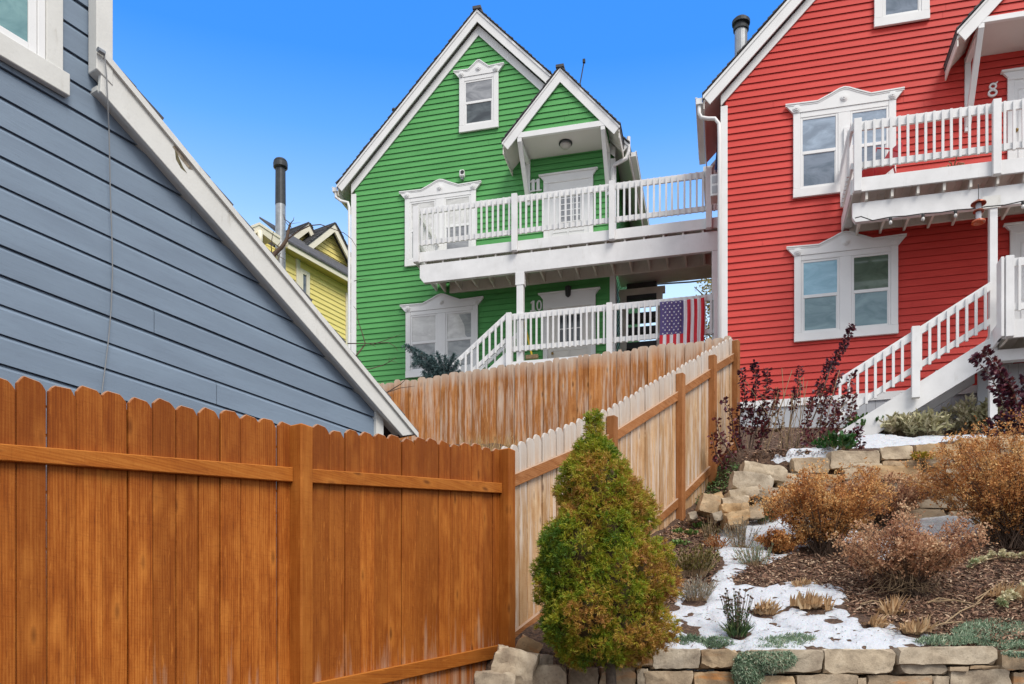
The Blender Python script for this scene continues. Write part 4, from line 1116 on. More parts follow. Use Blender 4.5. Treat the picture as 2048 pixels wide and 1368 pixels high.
sl = F2.root('string_lights'); tag(sl, 'string of small bulbs along the lower edge of the balcony beam', 'string lights')
pts = [F2(a, b, RO + .06) for a, b in ((1710, 436), (1722, 433), (1745, 441), (1781, 434), (1812, 432), (1846, 427), (1880, 425), (1911, 420), (1940, 418), (1975, 413), (2010, 410), (2046, 402), (2120, 395))]
m = MB(); m.tube(pts, .009, 5); m.build('wire', BLACK, sl)
for i in (3, 5, 7, 11):
    q = pts[i]; m = MB(); m.lathe([(.022, .0), (.028, -.02), (.026, -.055), (.015, -.06)], q, 10); s_ = m.build('socket', BLACK, sl)
    m = MB(); m.lathe([(.013, -.055), (.029, -.085), (.026, -.115), (.006, -.13)], q, 10); m.build('bulb', plain('bulb_glass', (.62, .62, .60), .15), s_, smooth=True)

ub_ = F2.root('utility_box'); p = F2(1421, 395, -0.2); ub_.location = F2.world((p.x, .15, p.z)); tag(ub_, 'white vented utility box beside the downspout of the red house', 'utility box')
m = MB(); m.box(0, .36, 0, .3, 0, .42); m.build('casing', WHITE2, ub_, bevel=.01)
for i in range(4): m = MB(); m.box(.03 + .17 * (i % 2), .15 + .17 * (i % 2), -.006, -.001, .05 + .19 * (i // 2), .19 + .19 * (i // 2)); m.build('vent', SKIRT, ub_)

# ------------------------------------------------------------------ blue grey house
F3 = Fr(57.97, 5.467, 0, 0.9)
gh = F3.root('neighbouring_house'); tag(gh, 'blue grey clapboard house wall with sloping white roof edge behind the front fence', 'house')
EXPB = 59.2 / FPX * (F3(0, HY).x * 0 + 5.399)
RK = .12
T1, T2 = F3(205, 101, RK), F3(834, 866, RK)
B1, B2 = F3(201, 182, RK), F3(806, 872, RK)
sl_ = (T2.z - T1.z) / (T2.x - T1.x)
uc = F3.u(757)
def wl(u): return F3(190, 150).z + sl_ * (u - F3.u(190)) + 0.05
m = MB(); ul = F3.u(-420); us = F3.u(200)
siding(m, [(ul, 0), (uc, 0), (uc, wl(uc)), (us, wl(us)), (us, 6.6), (ul, 6.6)], EXPB, F3(0, 137).z, lip=.021, base=.004, jit=.003, notch=.004, bevel=.032)
m.rnd = .5; m.prism([(ul, .01, 0), (uc - .02, .01, 0), (uc - .02, .01, wl(uc)), (us, .01, wl(us)), (us, .01, 6.6), (ul, .01, 6.6)], (0, 3.0, 0)); m.build('wall', BLUEGREY, gh)
m = MB(); m.poly_uz([(B1.x, B1.z), (B2.x, B2.z), (T2.x, T2.z - .01), (T1.x, T1.z - .01)], RK - .035, RK); rb = m.build('rake_board', GREYTRIM, gh, bevel=.004)
m = MB(); m.poly_uz([(T1.x, T1.z - .05), (T2.x, T2.z - .05), (T2.x, T2.z + .0), (T1.x, T1.z + .0)], RK + .001, RK + .02); m.build('drip_edge', GREYTRIM, gh)
q = [F3(345, 293, RK + .0015), F3(352, 290, RK + .0015), (F3(386, 340, RK + .0015)), F3(378, 338, RK + .0015), F3(362, 318, RK + .0015)]
m = MB(); m.poly_uz([(a.x, a.z) for a in q], RK + .0002, RK + .0016); m.build('bare_patch', plain('bare_wood', (.36, .30, .23), .9, 0, .3, 40), gh)
q = [F3(350, 300, RK + .0015), F3(353, 304, RK + .0015), F3(366, 334, RK + .0015), F3(374, 346, RK + .0015), F3(362, 336, RK + .0015), F3(352, 318, RK + .0015)]
m = MB(); m.poly_uz([(a.x, a.z) for a in q], RK + .0003, RK + .0018); m.build('bare_patch', plain('mossy_crack', (.16, .14, .07), .9, 0, .3, 40), gh)
so = MB(); d = B1.z - (T1.z + sl_ * (B1.x - T1.x))
so.prism([(B1.x, -RK + .036, B1.z + .02), (B2.x, -RK + .036, B2.z + .02), (B2.x, -RK + .036, B2.z + .05), (B1.x, -RK + .036, B1.z + .05)], (0, RK - .04, 0)); so.build('soffit', GREYTRIM, gh)
r = MB(); r.prism([(T1.x + .01, -RK, T1.z + .001), (T2.x + .02, -RK, T2.z + .02 * sl_), (T2.x + .02, -RK, T2.z + .02 * sl_ + .008), (T1.x + .01, -RK, T1.z + .008)], (0, 3.1, 0))
rake_shingles(r, T2.x + .02, T2.z + .02 * sl_ + .013, T1.x + .02, T1.z + .008, -RK + .006, 2.9, .23); r.build('roof', SHINGLE, gh)
m = MB(); m.poly_uz([(F3.u(170), F3(170, 151).z), (F3.u(203), F3(203, 185).z), (F3.u(203), 6.6), (F3.u(170), 6.6)], .034, RK + .006); m.build('corner_board', GREYTRIM, gh, bevel=.004)
m = MB(); m.box(F3.u(744), uc + .012, -.05, .0, 0, wl(uc) - .02); m.build('corner_board', GREYTRIM, gh)
m = MB(); m.box(F3.u(757) + .013, F3.u(775), .3, .33, 0, 1.6); m.build('soffit', GREYTRIM, gh) if False else None
# window of that house
zs0, zs1 = F3(127, 188, .06).z, F3(127, 143, .06).z
m = MB(); m.box(F3.u(-400), F3.u(127), -.075, -.03, zs0, zs1); wdw = m.build('window', GREYTRIM, gh, bevel=.005)
m = MB(); m.box(F3.u(82), F3.u(115.5), -.062, -.03, zs1 + .001, 6.6); m.build('casing', GREYTRIM, wdw, bevel=.004)
zg = F3(49, 82, .04).z
m = MB(); m.box(F3.u(66), F3.u(81.5), -.055, -.03, zs1 + .001, 6.6); m.box(F3.u(48.5), F3.u(65.5), -.048, -.03, zs1 + .002, 6.6); m.box(F3.u(-400), F3.u(48.3), -.05, -.03, zs1 + .001, zg); m.build('sash', WHITE2, wdw, bevel=.004)
m = MB(); m.box(F3.u(-400), F3.u(48.2), -.036, -.030, zg + .001, 6.6); m.build('pane', glass('pane_seafoam', (.20, .36, .37), (.12, .26, .29)), wdw)
cb = empty('cable', F3.world(F3(206, 104, .15))); cb.rotation_euler = (0, 0, F3.ang); o0 = F3(206, 104, .15)
tag(cb, 'thin grey cable hanging down the blue grey clapboard wall', 'cable')
pts = [F3(a, b, c) - o0 for a, b, c in ((204, 107, .15), (209, 110, .15), (213, 150, .15), (215, 195, .14), (218, 260, .09), (221, 400, .06), (224, 480, .06), (225, 545, .06), (222, 620, .06), (217, 680, .06), (209, 745, .06), (203, 790, .06), (198, 860, .06))]
m = MB(); m.tube(pts, .0042, 6); m.build('wire', plain('grey_cable', (.22, .23, .24), .6), cb)
m = MB(); m.tube([pts[0] + Vector((-.03, .0, .01)), pts[1] + Vector((0, 0, .01))], .016, 8); m.build('clip', METAL, cb)

# ------------------------------------------------------------------ yellow house
F4 = Fr(57.97, 19.07, 593, 7.0)
yh = F4.root('yellow_house'); tag(yh, 'yellow clapboard house with grey shingle roof, gabled dormers and tall metal flue', 'house')
EXPY = .145
ze = F4(640, 531, .3).z
u0, u1 = F4.u(505), F4.u(740)
siy = MB(); siding(siy, [(u0, 0), (u1, 0), (u1, ze - .05), (u0, ze - .05)], EXPY, 0.03, lip=.016)
siy.prism([(u0, .01, 0), (u1, .01, 0), (u1, .01, ze), (u0, .01, ze)], (0, 4, 0)); siy.build('wall', YELLOW, yh)
CREAM = paint('cream_trim', (.78, .74, .60), .5, .08)
ue0, ue1 = F4.u(576, .3), F4.u(760, .3)
m = MB(); m.box(ue0, ue1, -.32, -.29, ze - .02, ze + .16); m.build('fascia', CREAM, yh)
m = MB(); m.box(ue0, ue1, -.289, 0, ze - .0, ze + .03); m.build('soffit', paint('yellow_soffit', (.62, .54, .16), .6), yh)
pitch = .85; dq = .3
while dq < 3 and ze + .18 + pitch * (dq + .35) < F4(597, 478, -dq).z: dq += .02
m = MB(); m.prism([(ue0 - .03, -.35, ze + .12), (ue1, -.35, ze + .12), (ue1, -.35, ze + .18), (ue0 - .03, -.35, ze + .18)], (0, dq + .35, (dq + .35) * pitch))
m.build('roof', SHINGLE, yh)
m = MB(); c0 = F4.u(591); m.box(c0, c0 + .14, -.05, 0, 0, ze - .002); m.build('corner_board', CREAM, yh)
m = MB(); c1 = F4.u(555); m.box(c1, c1 + .16, -.05, 0, 0, ze - .002); m.build('corner_board', CREAM, yh)
for a, b, y0, y1 in ((597, 617, 588, 536), (690, 730, 700, 586)):
    x0, x1 = F4.u(a), F4.u(b); z1 = F4(a, y1).z; z0 = F4(a, y0 + 40).z
    m = MB(); s = .13; m.box(x0, x0 + s, -.06, -.02, z0, z1); m.box(x1 - s, x1, -.06, -.02, z0, z1); m.box(x0 + s, x1 - s, -.06, -.02, z1 - s, z1); m.box(x0 + s, x1 - s, -.06, -.02, z0, z0 + s); w = m.build('window', CREAM, yh)
    m = MB(); m.box(x0 + s, x1 - s, -.03, -.02, z0 + s, z1 - s); m.build('pane', PS, w)
    m = MB(); m.box(x0 + s, x1 - s, -.04, -.031, (z0 + z1) / 2 - .02, (z0 + z1) / 2 + .02); m.build('muntin', CREAM, w)
def dormer(apx, dep, hwl, hwr):
    A = F4(*apx, -dep); mm = .98
    d = MB(); hw = hwr
    for sgn in (-1, 1):
        h = hwl if sgn < 0 else hwr
        d.prism([(A.x + sgn * h, dep - .28, A.z - mm * h), (A.x, dep - .28, A.z), (A.x, dep - .28, A.z - .07), (A.x + sgn * h, dep - .28, A.z - mm * h - .07)], (0, 2.4, 0))
        rake_shingles(d, A.x + sgn * h, A.z - mm * h, A.x, A.z, dep - .31, dep + 1.5, .16)
    r = d.build('dormer', SHINGLE, yh)
    k = MB()
    for sgn in (-1, 1):
        h = hwl if sgn < 0 else hwr
        k.poly_uz([(A.x + sgn * h, A.z - mm * h - .071), (A.x, A.z - .071), (A.x, A.z - .3), (A.x + sgn * h, A.z - mm * h - .3)], -dep + .22, -dep + .27)
    k.build('rake_board', CREAM, r)
    g = MB(); siding(g, [(A.x - hwl, A.z - mm * hwl - .1), (A.x + hwr, A.z - mm * hwr - .1), (A.x, A.z - .1)] if abs(hwl - hwr) < .01 else [(A.x - hwl, A.z - mm * hwl - .1), (A.x - hwl, A.z - mm * hwr - .1), (A.x + hwr, A.z - mm * hwr - .1), (A.x, A.z - .1)], EXPY, 0.03, mp=lambda u, o, z: (u, dep - o, z))
    g.build('gable_siding', YELLOW, r)
dormer((605, 448), 1.3, .95, .95)
dormer((657, 449), 0.9, 1.5, 1.5)
# eaves of the front wing, left of the flue
a_, b_, c_ = F4(498, 458, .7), F4(518, 450, .7), F4(560, 478, .7)
m = MB(); m.poly_uz([(a_.x, a_.z - .25), (b_.x, b_.z - .16), (c_.x, c_.z - .22), (c_.x, c_.z), (b_.x, b_.z), (a_.x, a_.z)], .65, .7); m.prism([(a_.x, -.72, a_.z), (b_.x, -.72, b_.z), (c_.x, -.72, c_.z), (c_.x, -.72, c_.z + .07), (b_.x, -.72, b_.z + .07), (a_.x, -.72, a_.z + .07)], (0, 1.4, 0))
m.build('front_eave', CREAM, yh)
m = MB(); g1 = F4(520, 462, .75); m.tube([g1, g1 + Vector((0, 0, -.3)), g1 + Vector((.25, .2, -.62)), g1 + Vector((.5, .5, -.8))], .07, 8); m.build('downspout', CREAM, yh, smooth=True)
p = F4(561, 487, .1); rr = 10.2 / FPX * 25.2; zt = F4(561, 338, .1).z
m = MB(); m.lathe([(rr, -1.5), (rr, zt - p.z - 1.0)], p, 18); ch = m.build('chimney_pipe', METAL, yh)
m = MB(); m.lathe([(rr * 1.04, zt - p.z - 1.02), (rr * .98, zt - p.z)], p, 18); m.build('flue_tip', DARKMETAL, ch)
m = MB(); z = zt - p.z; m.lathe([(rr * 1.15, z), (rr * 1.4, z + .03), (rr * 1.42, z + .15), (rr * 1.3, z + .17), (rr * 1.35, z + .20), (rr * 1.1, z + .25), (.02, z + .26)], p, 18); m.build('cap', DARKMETAL, ch)
# ------------------------------------------------------------------ plants: leaf helpers
def nrmz(a): return a / np.maximum(np.linalg.norm(a, axis=-1, keepdims=True), 1e-9)
SHAPES = {
    'needle': (np.array([(0, -.5, 0), (0, .5, 0), (1, .12, 0), (1, -.12, 0)]), [(0, 3, 2, 1)]),
    'diamond': (np.array([(0, 0, 0), (.45, .5, .06), (1, 0, -.05), (.45, -.5, .06)]), [(0, 3, 2), (0, 2, 1)]),
    'oval': (np.array([(0, 0, 0), (.28, .42, .10), (.68, .44, .08), (1, 0, -.08), (.68, -.44, .08), (.28, -.42, .10), (.5, 0, -.02)]), [(0, 6, 2, 1), (6, 3, 2), (0, 5, 4, 6), (6, 4, 3)]),
    'strap': (np.array([(0, -.5, 0), (0, .5, 0), (.5, .5, .06), (.5, -.5, .06), (1, .06, -.12), (1, -.06, -.12)]), [(0, 3, 2, 1), (3, 5, 4, 2)]),
}
def leaves(name, pos, d, up, L, Wd, rnd, shape, mat, parent=None, loc=None):
    tp, fs = SHAPES[shape]; n = len(pos)
    pos = np.asarray(pos, float); d = nrmz(np.asarray(d, float)); up = np.asarray(up, float)
    side = np.cross(d, up); bad = np.linalg.norm(side, axis=1) < 1e-4
    if bad.any(): side[bad] = np.cross(d[bad], np.array([1.0, 0.3, 0.1]))
    side = nrmz(side); nr = np.cross(side, d)
    L = np.broadcast_to(np.asarray(L, float), (n,)); Wd = np.broadcast_to(np.asarray(Wd, float), (n,))
    V = pos[:, None] + d[:, None] * (tp[None, :, :1] * L[:, None, None]) + side[:, None] * (tp[None, :, 1:2] * Wd[:, None, None]) + nr[:, None] * (tp[None, :, 2:3] * L[:, None, None])
    k = len(tp); V = V.reshape(-1, 3)
    lv = np.concatenate([np.array(f) for f in fs]); lens = np.array([len(f) for f in fs])
    allv = (np.arange(n)[:, None] * k + lv[None]).ravel(); tot = np.tile(lens, n); starts = np.concatenate([[0], np.cumsum(tot)[:-1]])
    me = bpy.data.meshes.new(name)
    me.vertices.add(len(V)); me.vertices.foreach_set('co', V.astype(np.float32).ravel())
    me.loops.add(len(allv)); me.loops.foreach_set('vertex_index', allv.astype(np.int32))
    me.polygons.add(len(tot)); me.polygons.foreach_set('loop_start', starts.astype(np.int32))
    me.update(calc_edges=True)
    at = me.attributes.new('rnd', 'FLOAT', 'FACE'); at.data.foreach_set('value', np.repeat(np.broadcast_to(np.asarray(rnd, float), (n,)), len(fs)).astype(np.float32))
    me.materials.append(mat)
    return link_mesh(name, me, parent, loc)

def rdir(n, zmin=-1.0, zmax=1.0):
    z = rng.uniform(zmin, zmax, n); a = rng.uniform(0, 2 * np.pi, n); r = np.sqrt(1 - z * z)
    return np.stack([r * np.cos(a), r * np.sin(a), z], -1)

def twigs(mb, p, q, n, spread, r): pass

# materials of plants
M_CONIF = leafmat('conifer_needles', [(0.0, (0.07, 0.16, 0.012)), (0.28, (0.23, 0.31, 0.016)), (0.5, (0.38, 0.37, 0.025)), (0.72, (0.46, 0.27, 0.045)), (1.0, (0.46, 0.22, 0.075))], .6, .25)
M_SPIREA = leafmat('spirea_leaves', [(0.0, (0.27, 0.095, 0.03)), (0.35, (0.50, 0.21, 0.06)), (0.65, (0.64, 0.34, 0.11)), (1.0, (0.74, 0.52, 0.24))], .7, .25)
M_PINK = leafmat('faded_spirea_leaves', [(0.0, (0.25, 0.10, 0.06)), (0.4, (0.46, 0.235, 0.125)), (0.75, (0.62, 0.38, 0.22)), (1.0, (0.74, 0.55, 0.34))], .7, .25)
M_PURPLE = leafmat('purple_leaves', [(0.0, (0.035, 0.010, 0.024)), (0.4, (0.10, 0.018, 0.036)), (0.7, (0.18, 0.038, 0.036)), (0.9, (0.17, 0.065, 0.04)), (1.0, (0.30, 0.24, 0.14))], .45, .15)
M_SPRUCE = leafmat('spruce_needles', [(0.0, (0.020, 0.045, 0.045)), (0.6, (0.06, 0.12, 0.125)), (1.0, (0.13, 0.21, 0.21))], .55)
M_GREEN = leafmat('broad_green_leaves', [(0.0, (0.012, 0.055, 0.012)), (0.6, (0.035, 0.13, 0.018)), (1.0, (0.10, 0.22, 0.03))], .4, .15)
M_WILT = leafmat('withered_leaves', [(0.0, (0.14, 0.12, 0.05)), (0.4, (0.36, 0.34, 0.18)), (0.8, (0.58, 0.53, 0.36)), (1.0, (0.68, 0.60, 0.44))], .7, .15)
M_TAN = leafmat('dead_tan_leaves', [(0.0, (0.22, 0.115, 0.05)), (0.5, (0.44, 0.27, 0.13)), (1.0, (0.60, 0.44, 0.26))], .7, .15)
M_CREAM = leafmat('cream_rosettes', [(0.0, (0.24, 0.33, 0.16)), (0.35, (0.44, 0.42, 0.24)), (1.0, (0.66, 0.60, 0.40))], .6, .15)
M_LAV = leafmat('grey_green_sprigs', [(0.0, (0.07, 0.075, 0.06)), (0.5, (0.20, 0.21, 0.17)), (1.0, (0.40, 0.38, 0.33))], .7, .1)
M_MAT = leafmat('blue_green_mat', [(0.0, (0.07, 0.115, 0.065)), (0.5, (0.22, 0.33, 0.21)), (0.85, (0.43, 0.52, 0.37)), (1.0, (0.60, 0.57, 0.42))], .6, .15)
M_UPR = leafmat('dark_green_blades', [(0.0, (0.02, 0.045, 0.018)), (0.6, (0.06, 0.12, 0.035)), (1.0, (0.17, 0.20, 0.08))], .5, .15)
M_SEDUM = leafmat('bronze_green_leaves', [(0.0, (0.05, 0.03, 0.012)), (0.4, (0.11, 0.095, 0.02)), (0.8, (0.20, 0.18, 0.035)), (1.0, (0.30, 0.20, 0.06))], .5, .1)
M_YEL = leafmat('yellow_sedum', [(0.0, (0.18, 0.14, 0.01)), (0.6, (0.42, 0.32, 0.02)), (1.0, (0.55, 0.42, 0.05))], .5, .1)
M_AUT = leafmat('autumn_leaves', [(0.0, (0.10, 0.09, 0.02)), (0.5, (0.26, 0.20, 0.04)), (1.0, (0.42, 0.33, 0.07))], .6, .2)
M_CHIP = leafmat('bark_chips', [(0.0, (0.030, 0.014, 0.010)), (0.35, (0.085, 0.040, 0.026)), (0.65, (0.19, 0.10, 0.062)), (0.9, (0.36, 0.23, 0.15)), (1.0, (0.48, 0.36, 0.25))], .9)
M_CORE = plain('brown_inner_twigs', (0.10, 0.065, 0.025), .9, 0, .25, 14)

# ------------------------------------------------------------------ cone shaped conifer
def conifer():
    Y = 6.85; k = Y / FPX
    zrow = [832, 850, 875, 900, 950, 1000, 1030, 1065, 1090, 1140, 1200, 1250, 1290, 1315, 1335]
    xl = [1186, 1180, 1164, 1144, 1118, 1110, 1100, 1078, 1070, 1074, 1070, 1082, 1090, 1104, 1150]
    xr = [1189, 1197, 1210, 1230, 1268, 1304, 1312, 1308, 1330, 1347, 1348, 1350, 1338, 1305, 1250]
    base = Vector(((1226 - CX) * k, Y, 1.23))
    root = empty('conifer', base); tag(root, 'cone shaped conifer with green and browned foliage in front of the fence', 'conifer')
    zs = np.array([EYE + (HY - y) * k for y in zrow])[::-1]; L = np.array([(x - CX) * k for x in xl])[::-1]; R = np.array([(x - CX) * k for x in xr])[::-1]
    def env(z):
        l, r = np.interp(z, zs, L), np.interp(z, zs, R); return (l + r) / 2, np.maximum((r - l) / 2 - .052, .016)
    def lump(x, y, z):
        return np.array([noise.noise(Vector((a * 4.2, b * 4.2, c * 3.6))) + .55 * noise.noise(Vector((a * 9.5, b * 9.5, c * 8.5 + 7))) for a, b, c in zip(x, y, z)])
    def surf(n, lo, hi):
        z = zs[0] + (zs[-1] - zs[0]) * rng.uniform(0, 1, n * 3)
        c, r = env(z); keep = rng.uniform(0, .56, n * 3) < r + .03; z, c, r = z[keep][:n], c[keep][:n], r[keep][:n]; n = len(z)
        a = rng.uniform(0, 2 * np.pi, n); f = rng.uniform(lo, hi, n)
        ux, uy = np.cos(a), np.sin(a)
        lp = lump(c + r * ux, r * uy, z)
        am = .46 * np.clip((r - .05) / .25, .25, 1); rr = r * f * (.93 + am * np.clip(lp, -.7, .45)) + .005
        p = np.stack([c + rr * ux, Y + rr * uy * .95, z], -1)
        o = np.stack([ux, uy, np.full(n, .55)], -1)
        return p, nrmz(o), lp, a
    def tone(p):
        # browning: the plant is green low on the left and at the top, browned on the right and in patches
        px = CX + p[:, 0] / p[:, 1] * FPX; py = HY - (p[:, 2] - EYE) / p[:, 1] * FPX
        nz = np.array([noise.noise(Vector((q[0] * 3.1, q[1] * 3.1, q[2] * 2.6 + 3))) for q in p])
        sx = np.clip((p[:, 0] - base.x + .10) / .5, -1, 1)
        nz2 = np.array([noise.noise(Vector((q[0] * 7.5, q[1] * 7.5, q[2] * 7 + 9))) for q in p])
        br = .54 + .22 * sx + .42 * nz + .38 * nz2
        br = np.where(py < 905, br * .5 + .08, br); return np.where((px < 1140) & (py > 1050), br - .12, br)
    for nm, n, lo, hi, cnt, Ln in (('foliage', 2300, .86, 1.03, 8, .030), ('inner_foliage', 700, .62, .84, 6, .034)):
        p, o, lp, a = surf(n, lo, hi); n = len(p); tn = tone(p) + rng.normal(0, .10, n)
        # every spray is a little tuft of sprigs fanning outwards
        K = 9
        tuft = nrmz(o[:, None] + rng.normal(0, .65, (n, K, 3)))
        sp = (p[:, None] + tuft * rng.uniform(.012, .058, (n, K, 1))).reshape(-1, 3); sdir = tuft.reshape(-1, 3); N2 = n * K
        t2 = np.repeat(tn, K) + rng.normal(0, .09, N2)
        sub = nrmz(sdir[:, None] + rng.normal(0, .6, (N2, cnt, 3))).reshape(-1, 3)
        pos = np.repeat(sp, cnt, 0) + rng.normal(0, .005, (N2 * cnt, 3))
        val = np.clip(np.repeat(t2, cnt) + rng.normal(0, .07, N2 * cnt), 0, 1)
        leaves(nm, pos - np.array(base), sub, rdir(N2 * cnt), rng.uniform(.6, 1.25, N2 * cnt) * Ln * .85, .0066, val, 'needle', M_CONIF, root)
    c = MB(); zz = np.linspace(zs[0] + .05, zs[-1] - .1, 34); nn = 26; vs = []
    for z in zz:
        cc, r = env(z)
        for q in range(nn):
            a = 2 * math.pi * q / nn; f = .66 + .25 * noise.noise(Vector(((cc + r * math.cos(a)) * 4.2, r * math.sin(a) * 4.2, z * 3.6)))
            vs.append((cc + r * f * math.cos(a) - base.x, r * f * math.sin(a) * .95, z - base.z))
    c.add(vs, [(i * nn + q, i * nn + (q + 1) % nn, (i + 1) * nn + (q + 1) % nn, (i + 1) * nn + q) for i in range(len(zz) - 1) for q in range(nn)] + [tuple(range(nn - 1, -1, -1)), tuple((len(zz) - 1) * nn + q for q in range(nn))])
    c.build('inner_twigs', M_CORE, root, smooth=True)
    t = MB(); t.tube([(0, 0, -.1), (0.0, 0, .15), (-.02, 0, .5), (-.08, .0, 1.2)], [.052, .046, .04, .02], 10); t.build('trunk', plain('grey_bark', (.13, .10, .075), .9, 0, .25, 25), root, smooth=True)
conifer()

# ------------------------------------------------------------------ brown bushes
def bush(name, label, px, py, halfw, height, nst, mat, leaf, group, cat='bush', depth=.8, tilt=1.15, low=.25, clump=5, seed_y=None, y_off=0.0, side_only=None):
    b = G(px, py); b.y += y_off; b.z = H(b.x, b.y); k = b.y / FPX
    R, Hh = halfw * k, height * k
    root = empty(name, b); tag(root, label, cat, group)
    st = MB(); P_, D_ = [], []
    for i in range(nst):
        az = random.uniform(0, 2 * math.pi); ti = math.acos(1 - random.random() * (1 - math.cos(tilt)))
        f = random.uniform(.78, 1.05) * (1 + .13 * math.sin(az * 3 + ti * 4))
        tip = Vector((math.sin(ti) / math.sin(tilt) * R * math.cos(az), math.sin(ti) / math.sin(tilt) * R * depth * math.sin(az), Hh * max(.22, math.cos(ti) ** .7))) * f
        b0 = Vector((random.gauss(0, .07 * R), random.gauss(0, .07 * R), -.03))
        mid = b0.lerp(tip, .5) + Vector((0, 0, Hh * .10)) + Vector((random.gauss(0, .05), random.gauss(0, .05), 0)) * R
        pts = [b0.lerp(mid, t).lerp(mid.lerp(tip, t), t) for t in (0, .25, .5, .75, 1)]
        st.tube(pts, lambda t: .0042 * (1 - .8 * t) + .001, 4, False)
        m = int(leaf * 1.75 * random.uniform(.7, 1.3))
        for q in range(m):
            t = low + (1 - low) * (1 - random.random() ** 1.5)
            p = b0.lerp(mid, t).lerp(mid.lerp(tip, t), t)
            s = Vector((random.gauss(0, 1), random.gauss(0, 1), random.gauss(.35, .8))).normalized() * (random.uniform(.02, .11) * R * 1.3)
            c = p + s
            if noise.noise(c * 6.5 + Vector((px, 0, 0))) < -.22: continue
            if q % 4 == 0: st.tube([p, c], .0012, 3, False)
            for w in range(clump):
                P_.append(c + Vector((random.gauss(0, .011), random.gauss(0, .011), random.gauss(0, .011)))); D_.append((s.x * 8 + random.gauss(0, .8), s.y * 8 + random.gauss(0, .8), s.z * 8 + random.gauss(.3, .8)))
    st.build('stems', STEM, root)
    n = len(P_); P_ = np.array([tuple(p) for p in P_]); D_ = np.array(D_)
    tone = np.array([noise.noise(Vector((q[0] * 5, q[1] * 5, q[2] * 5 + px))) for q in P_])
    leaves('foliage', P_, D_, rdir(n), rng.uniform(.016, .036, n), rng.uniform(.011, .020, n), np.clip(.5 + .55 * tone + rng.normal(0, .2, n), 0, 1), 'diamond', mat, root)
    return root
GB = 'brown spirea bushes on the garden slope'
bush('spirea_bush', 'orange brown spirea bush left of centre on the slope below the stone wall', 1645, 1108, 130, 166, 130, M_SPIREA, 26, GB)
bush('spirea_bush', 'pinkish faded spirea bush with bare twigs at its foot, lowest on the slope', 1815, 1188, 145, 148, 130, M_PINK, 21, GB, low=.4)
bush('spirea_bush', 'tall golden brown spirea bush at the right edge of the photo', 2025, 1095, 190, 235, 210, M_SPIREA, 32, GB)
bush('spirea_bush', 'reddish fine twigged spirea bush behind the pinkish one, against the stone wall', 1785, 1068, 112, 100, 110, M_PINK, 24, GB, y_off=.35)
bush('spirea_bush', 'low dark brown spirea clump at the left foot of the orange one', 1560, 1108, 55, 50, 40, M_SPIREA, 18, GB)

# pale bare twigs hanging out of the lowest bush
b = G(1815, 1190); root = empty('twig_tangle', b); tag(root, 'tangle of pale bare twigs at the foot of the pinkish bush', 'twigs')
m = MB()
for i in range(60):
    a = random.uniform(-3.3, .2); r = random.uniform(.12, .42); h = random.uniform(.02, .3)
    p0 = Vector((random.gauss(0, .14), random.gauss(-.02, .08), random.uniform(.0, .25))); p2 = Vector((r * math.cos(a), r * .7 * math.sin(a), h * .3)); p1 = (p0 + p2) / 2 + Vector((0, 0, h))
    m.tube([p0.lerp(p1, t).lerp(p1.lerp(p2, t), t) for t in (0, .25, .5, .75, 1)], .0022, 4, False)
m.build('twigs', DRYSTEM, root)

# ------------------------------------------------------------------ purple shrubs: arching stems set with round leaves
def stem_shrub(name, label, group, Y, stems, base_px, mat, Ls=.05, dens=95, rnd=(.3, .22), dry=0, bare=.25):
    bx = (base_px - CX) / FPX * Y; base = Vector((bx, Y, H(bx, Y))); root = empty(name, base); tag(root, label, 'shrub', group)
    st = MB(); P_, D_, T_ = [], [], []
    for s in stems:
        pts, tone = s
        q = [P(x, y, Y + dy) - base for x, y, dy in pts]
        # smooth polyline
        fine = []
        for i in range(len(q) - 1):
            p0, p1, p2, p3 = q[max(i - 1, 0)], q[i], q[i + 1], q[min(i + 2, len(q) - 1)]
            for j in range(6):
                t = j / 6; fine.append(.5 * ((2 * p1) + (p2 - p0) * t + (2 * p0 - 5 * p1 + 4 * p2 - p3) * t * t + (3 * p1 - p0 - 3 * p2 + p3) * t ** 3))
        fine.append(q[-1]); N = len(fine)
        st.tube(fine, lambda t: .010 * (1 - t) + .003, 5, False)
        L = sum((fine[i + 1] - fine[i]).length for i in range(N - 1))
        for _ in range(int(L * dens)):
            t = bare + (1 - bare) * random.random(); f = t * (N - 1); i = min(int(f), N - 2); p = fine[i].lerp(fine[i + 1], f - i); d = (fine[i + 1] - fine[i]).normalized()
            o = Vector((random.gauss(0, 1), random.gauss(0, 1), random.gauss(0, 1))); o = (o - d * o.dot(d)).normalized()
            P_.append(p + o * random.uniform(.005, .05) * (1.2 - .6 * t)); D_.append(tuple(o + d * random.uniform(-.1, .8) + Vector((0, 0, random.uniform(-.5, .25))))); T_.append(tone + random.gauss(0, rnd[1]))
    st.build('stems', STEM, root)
    n = len(P_); leaves('foliage', np.array([tuple(p) for p in P_]), np.array(D_), rdir(n, .2, 1), rng.uniform(.75, 1.25, n) * Ls, rng.uniform(.55, .85, n) * Ls, np.clip(T_, 0, 1), 'oval', mat, root)
    return root
GP = 'purple leaved shrubs along the fence and stone wall'
